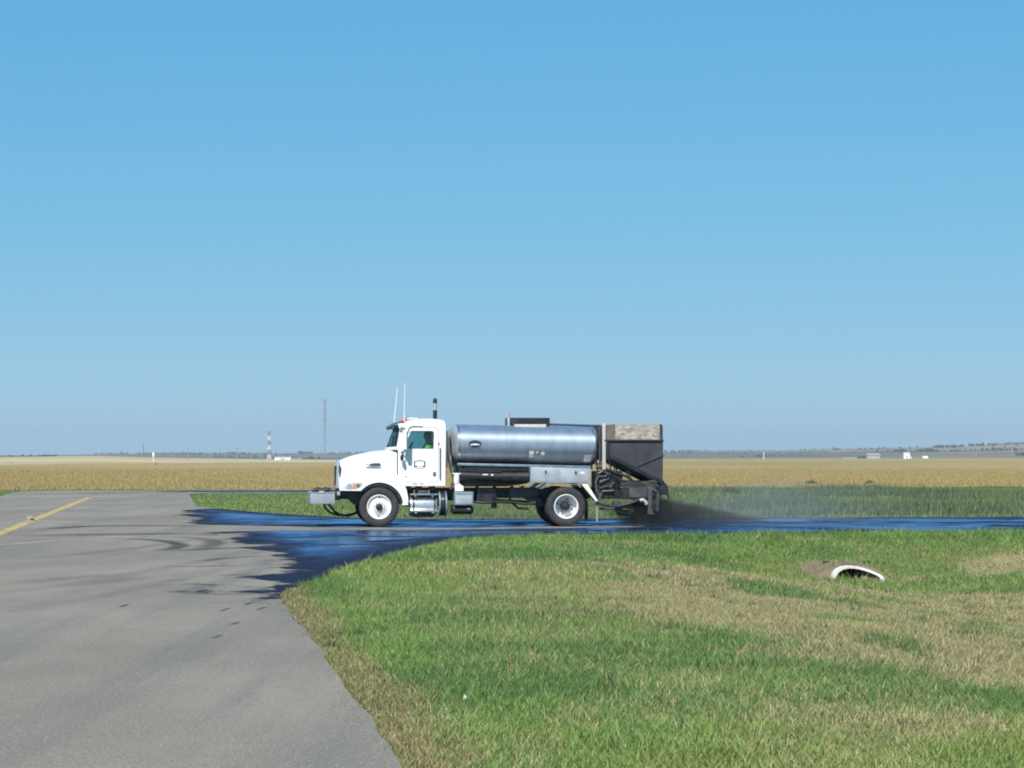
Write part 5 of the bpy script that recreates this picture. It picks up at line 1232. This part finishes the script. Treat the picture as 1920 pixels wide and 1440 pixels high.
# weed bushes in the field
for (u, v, Y, hh, lb) in ((1520, 905, 160, 0.36, 'dark weed bush standing at the near edge of the golden field'), (1630, 904, 165, 0.26, 'small dark weed bush right of a larger one in the field'), (1370, 912, 118, 0.40, 'bushy grey green weed hump behind the spray mist')):
    x = (u - 960) / FOC * Y; z0 = ground_at(x, Y); n = 420
    a = RNG.uniform(0, 6.28, n); r0 = np.sqrt(RNG.uniform(0, 1, n)) * hh * 1.0
    X, Yy = x + r0 * np.cos(a) * 1.1, Y + r0 * np.sin(a)
    hgt = hh * (1.05 - 0.6 * (r0 / hh) ** 2) * RNG.uniform(0.5, 1.1, n)
    c = lerp((0.07, 0.085, 0.04), (0.17, 0.17, 0.075), RNG.uniform(0, 1, n))
    o = blades('weed_bush', X, Yy, hgt, 0.09 * RNG.uniform(0.6, 1.4, n), c, RNG.uniform(0.1, 0.5, n), 1, z=np.full(n, z0))
    tag(o, lb, 'bush')

# ------------------------------------------------------------------ spray mist, dust and haze
def vol(name, mesh, dens, color, noise=None, aniso=0.2, lab=''):
    t = NT(name + '_volume')
    v = t.n('VolumePrincipled'); v.inputs['Color'].default_value = (*color, 1); v.inputs['Anisotropy'].default_value = aniso
    v.inputs['Density'].default_value = dens
    if noise:
        nn = t.noise(noise[0], 3, 0.6, t.coord(noise[3] if len(noise) > 3 else (1, 1, 1)))
        t.l(t.rng(nn, noise[1], noise[2], 0, dens), v.inputs['Density'])
    t.l(v.outputs[0], t.out.inputs['Volume'])
    return link(name, mesh, t.m)
def wedge(prof, y0, y1, name):
    me = B().prism(prof, y0, y1).mesh(name); return me
t = NT('spray_mist_volume')
v = t.n('VolumePrincipled'); v.inputs['Color'].default_value = (0.10, 0.105, 0.11, 1)
sx = t.n('SeparateXYZ'); t.l(t.coord(), sx.inputs[0])
nn = t.noise(1.5, 4, 0.65, t.coord((0.8, 0.8, 2.0)))
xo, zo = sx.outputs[0], sx.outputs[2]
top = t.math('SUBTRACT', 0.76, t.math('MULTIPLY', t.math('MAXIMUM', t.math('SUBTRACT', xo, 7.4), 0.0), 0.205))
top = t.math('ADD', top, t.math('MULTIPLY', t.math('SUBTRACT', nn, 0.5), 0.22))
soft = t.rng(t.math('SUBTRACT', top, zo), 0.0, 0.16)
dn = t.math('MULTIPLY', t.rng(xo, 6.9, 10.6, 1.7, 0.22), t.rng(xo, 6.1, 6.8))
dn = t.math('MULTIPLY', t.math('MULTIPLY', dn, soft), t.rng(nn, 0.3, 0.68, 0.15, 1.5))
t.l(dn, v.inputs['Density'])
t.l(v.outputs[0], t.out.inputs['Volume'])
mist = link('spray_mist', B().prism([(6.0, 0.02), (6.1, 0.45), (7.0, 0.62), (7.48, 0.85), (7.9, 0.76), (8.4, 0.66), (9.0, 0.52), (9.6, 0.40), (10.8, 0.14), (10.9, 0.02)], -1.3, 1.25).mesh('spray_mist'), t.m)
mist.location = truck.location; mist.rotation_euler = (0, 0, YAW)
stuff(mist, 'dark wedge of bitumen spray and chips falling behind the truck', 'spray')
t = NT('drifting_dust_volume')
v = t.n('VolumePrincipled'); v.inputs['Color'].default_value = (0.42, 0.46, 0.48, 1)
tc = t.n('TexCoord'); vm_ = t.n('VectorMath'); vm_.operation = 'SUBTRACT'; vm_.inputs[1].default_value = (11.0, 2.5, 0.3); t.l(tc.outputs['Object'], vm_.inputs[0])
vd = t.n('VectorMath'); vd.operation = 'DIVIDE'; vd.inputs[1].default_value = (5.2, 3.8, 1.25); t.l(vm_.outputs[0], vd.inputs[0])
ln_ = t.n('VectorMath'); ln_.operation = 'LENGTH'; t.l(vd.outputs[0], ln_.inputs[0])
nn = t.noise(0.55, 4, 0.6, t.coord())
t.l(t.math('MULTIPLY', t.rng(ln_.outputs['Value'], 0.1, 1.0, 0.13, 0.0), t.rng(nn, 0.3, 0.7, 0.2, 1.5)), v.inputs['Density'])
t.l(v.outputs[0], t.out.inputs['Volume'])
dust = link('drifting_dust', B().sphere((11.0, 2.5, 0.3), (5.2, 3.8, 1.25), 24, 14).mesh('drifting_dust'), t.m)
dust.location = (truck.location[0], truck.location[1], 0.0); dust.rotation_euler = (0, 0, YAW)
stuff(dust, 'thin pale dust drifting behind the hopper over the weeds', 'dust')
hz = vol('haze', B().box(-8300, 8300, -8300, 8300, -4.0, 95.0).mesh('haze'), 0.00011, (0.80, 0.88, 1.0), None, 0.3)
stuff(hz, 'thin blue summer haze over the prairie', 'haze')
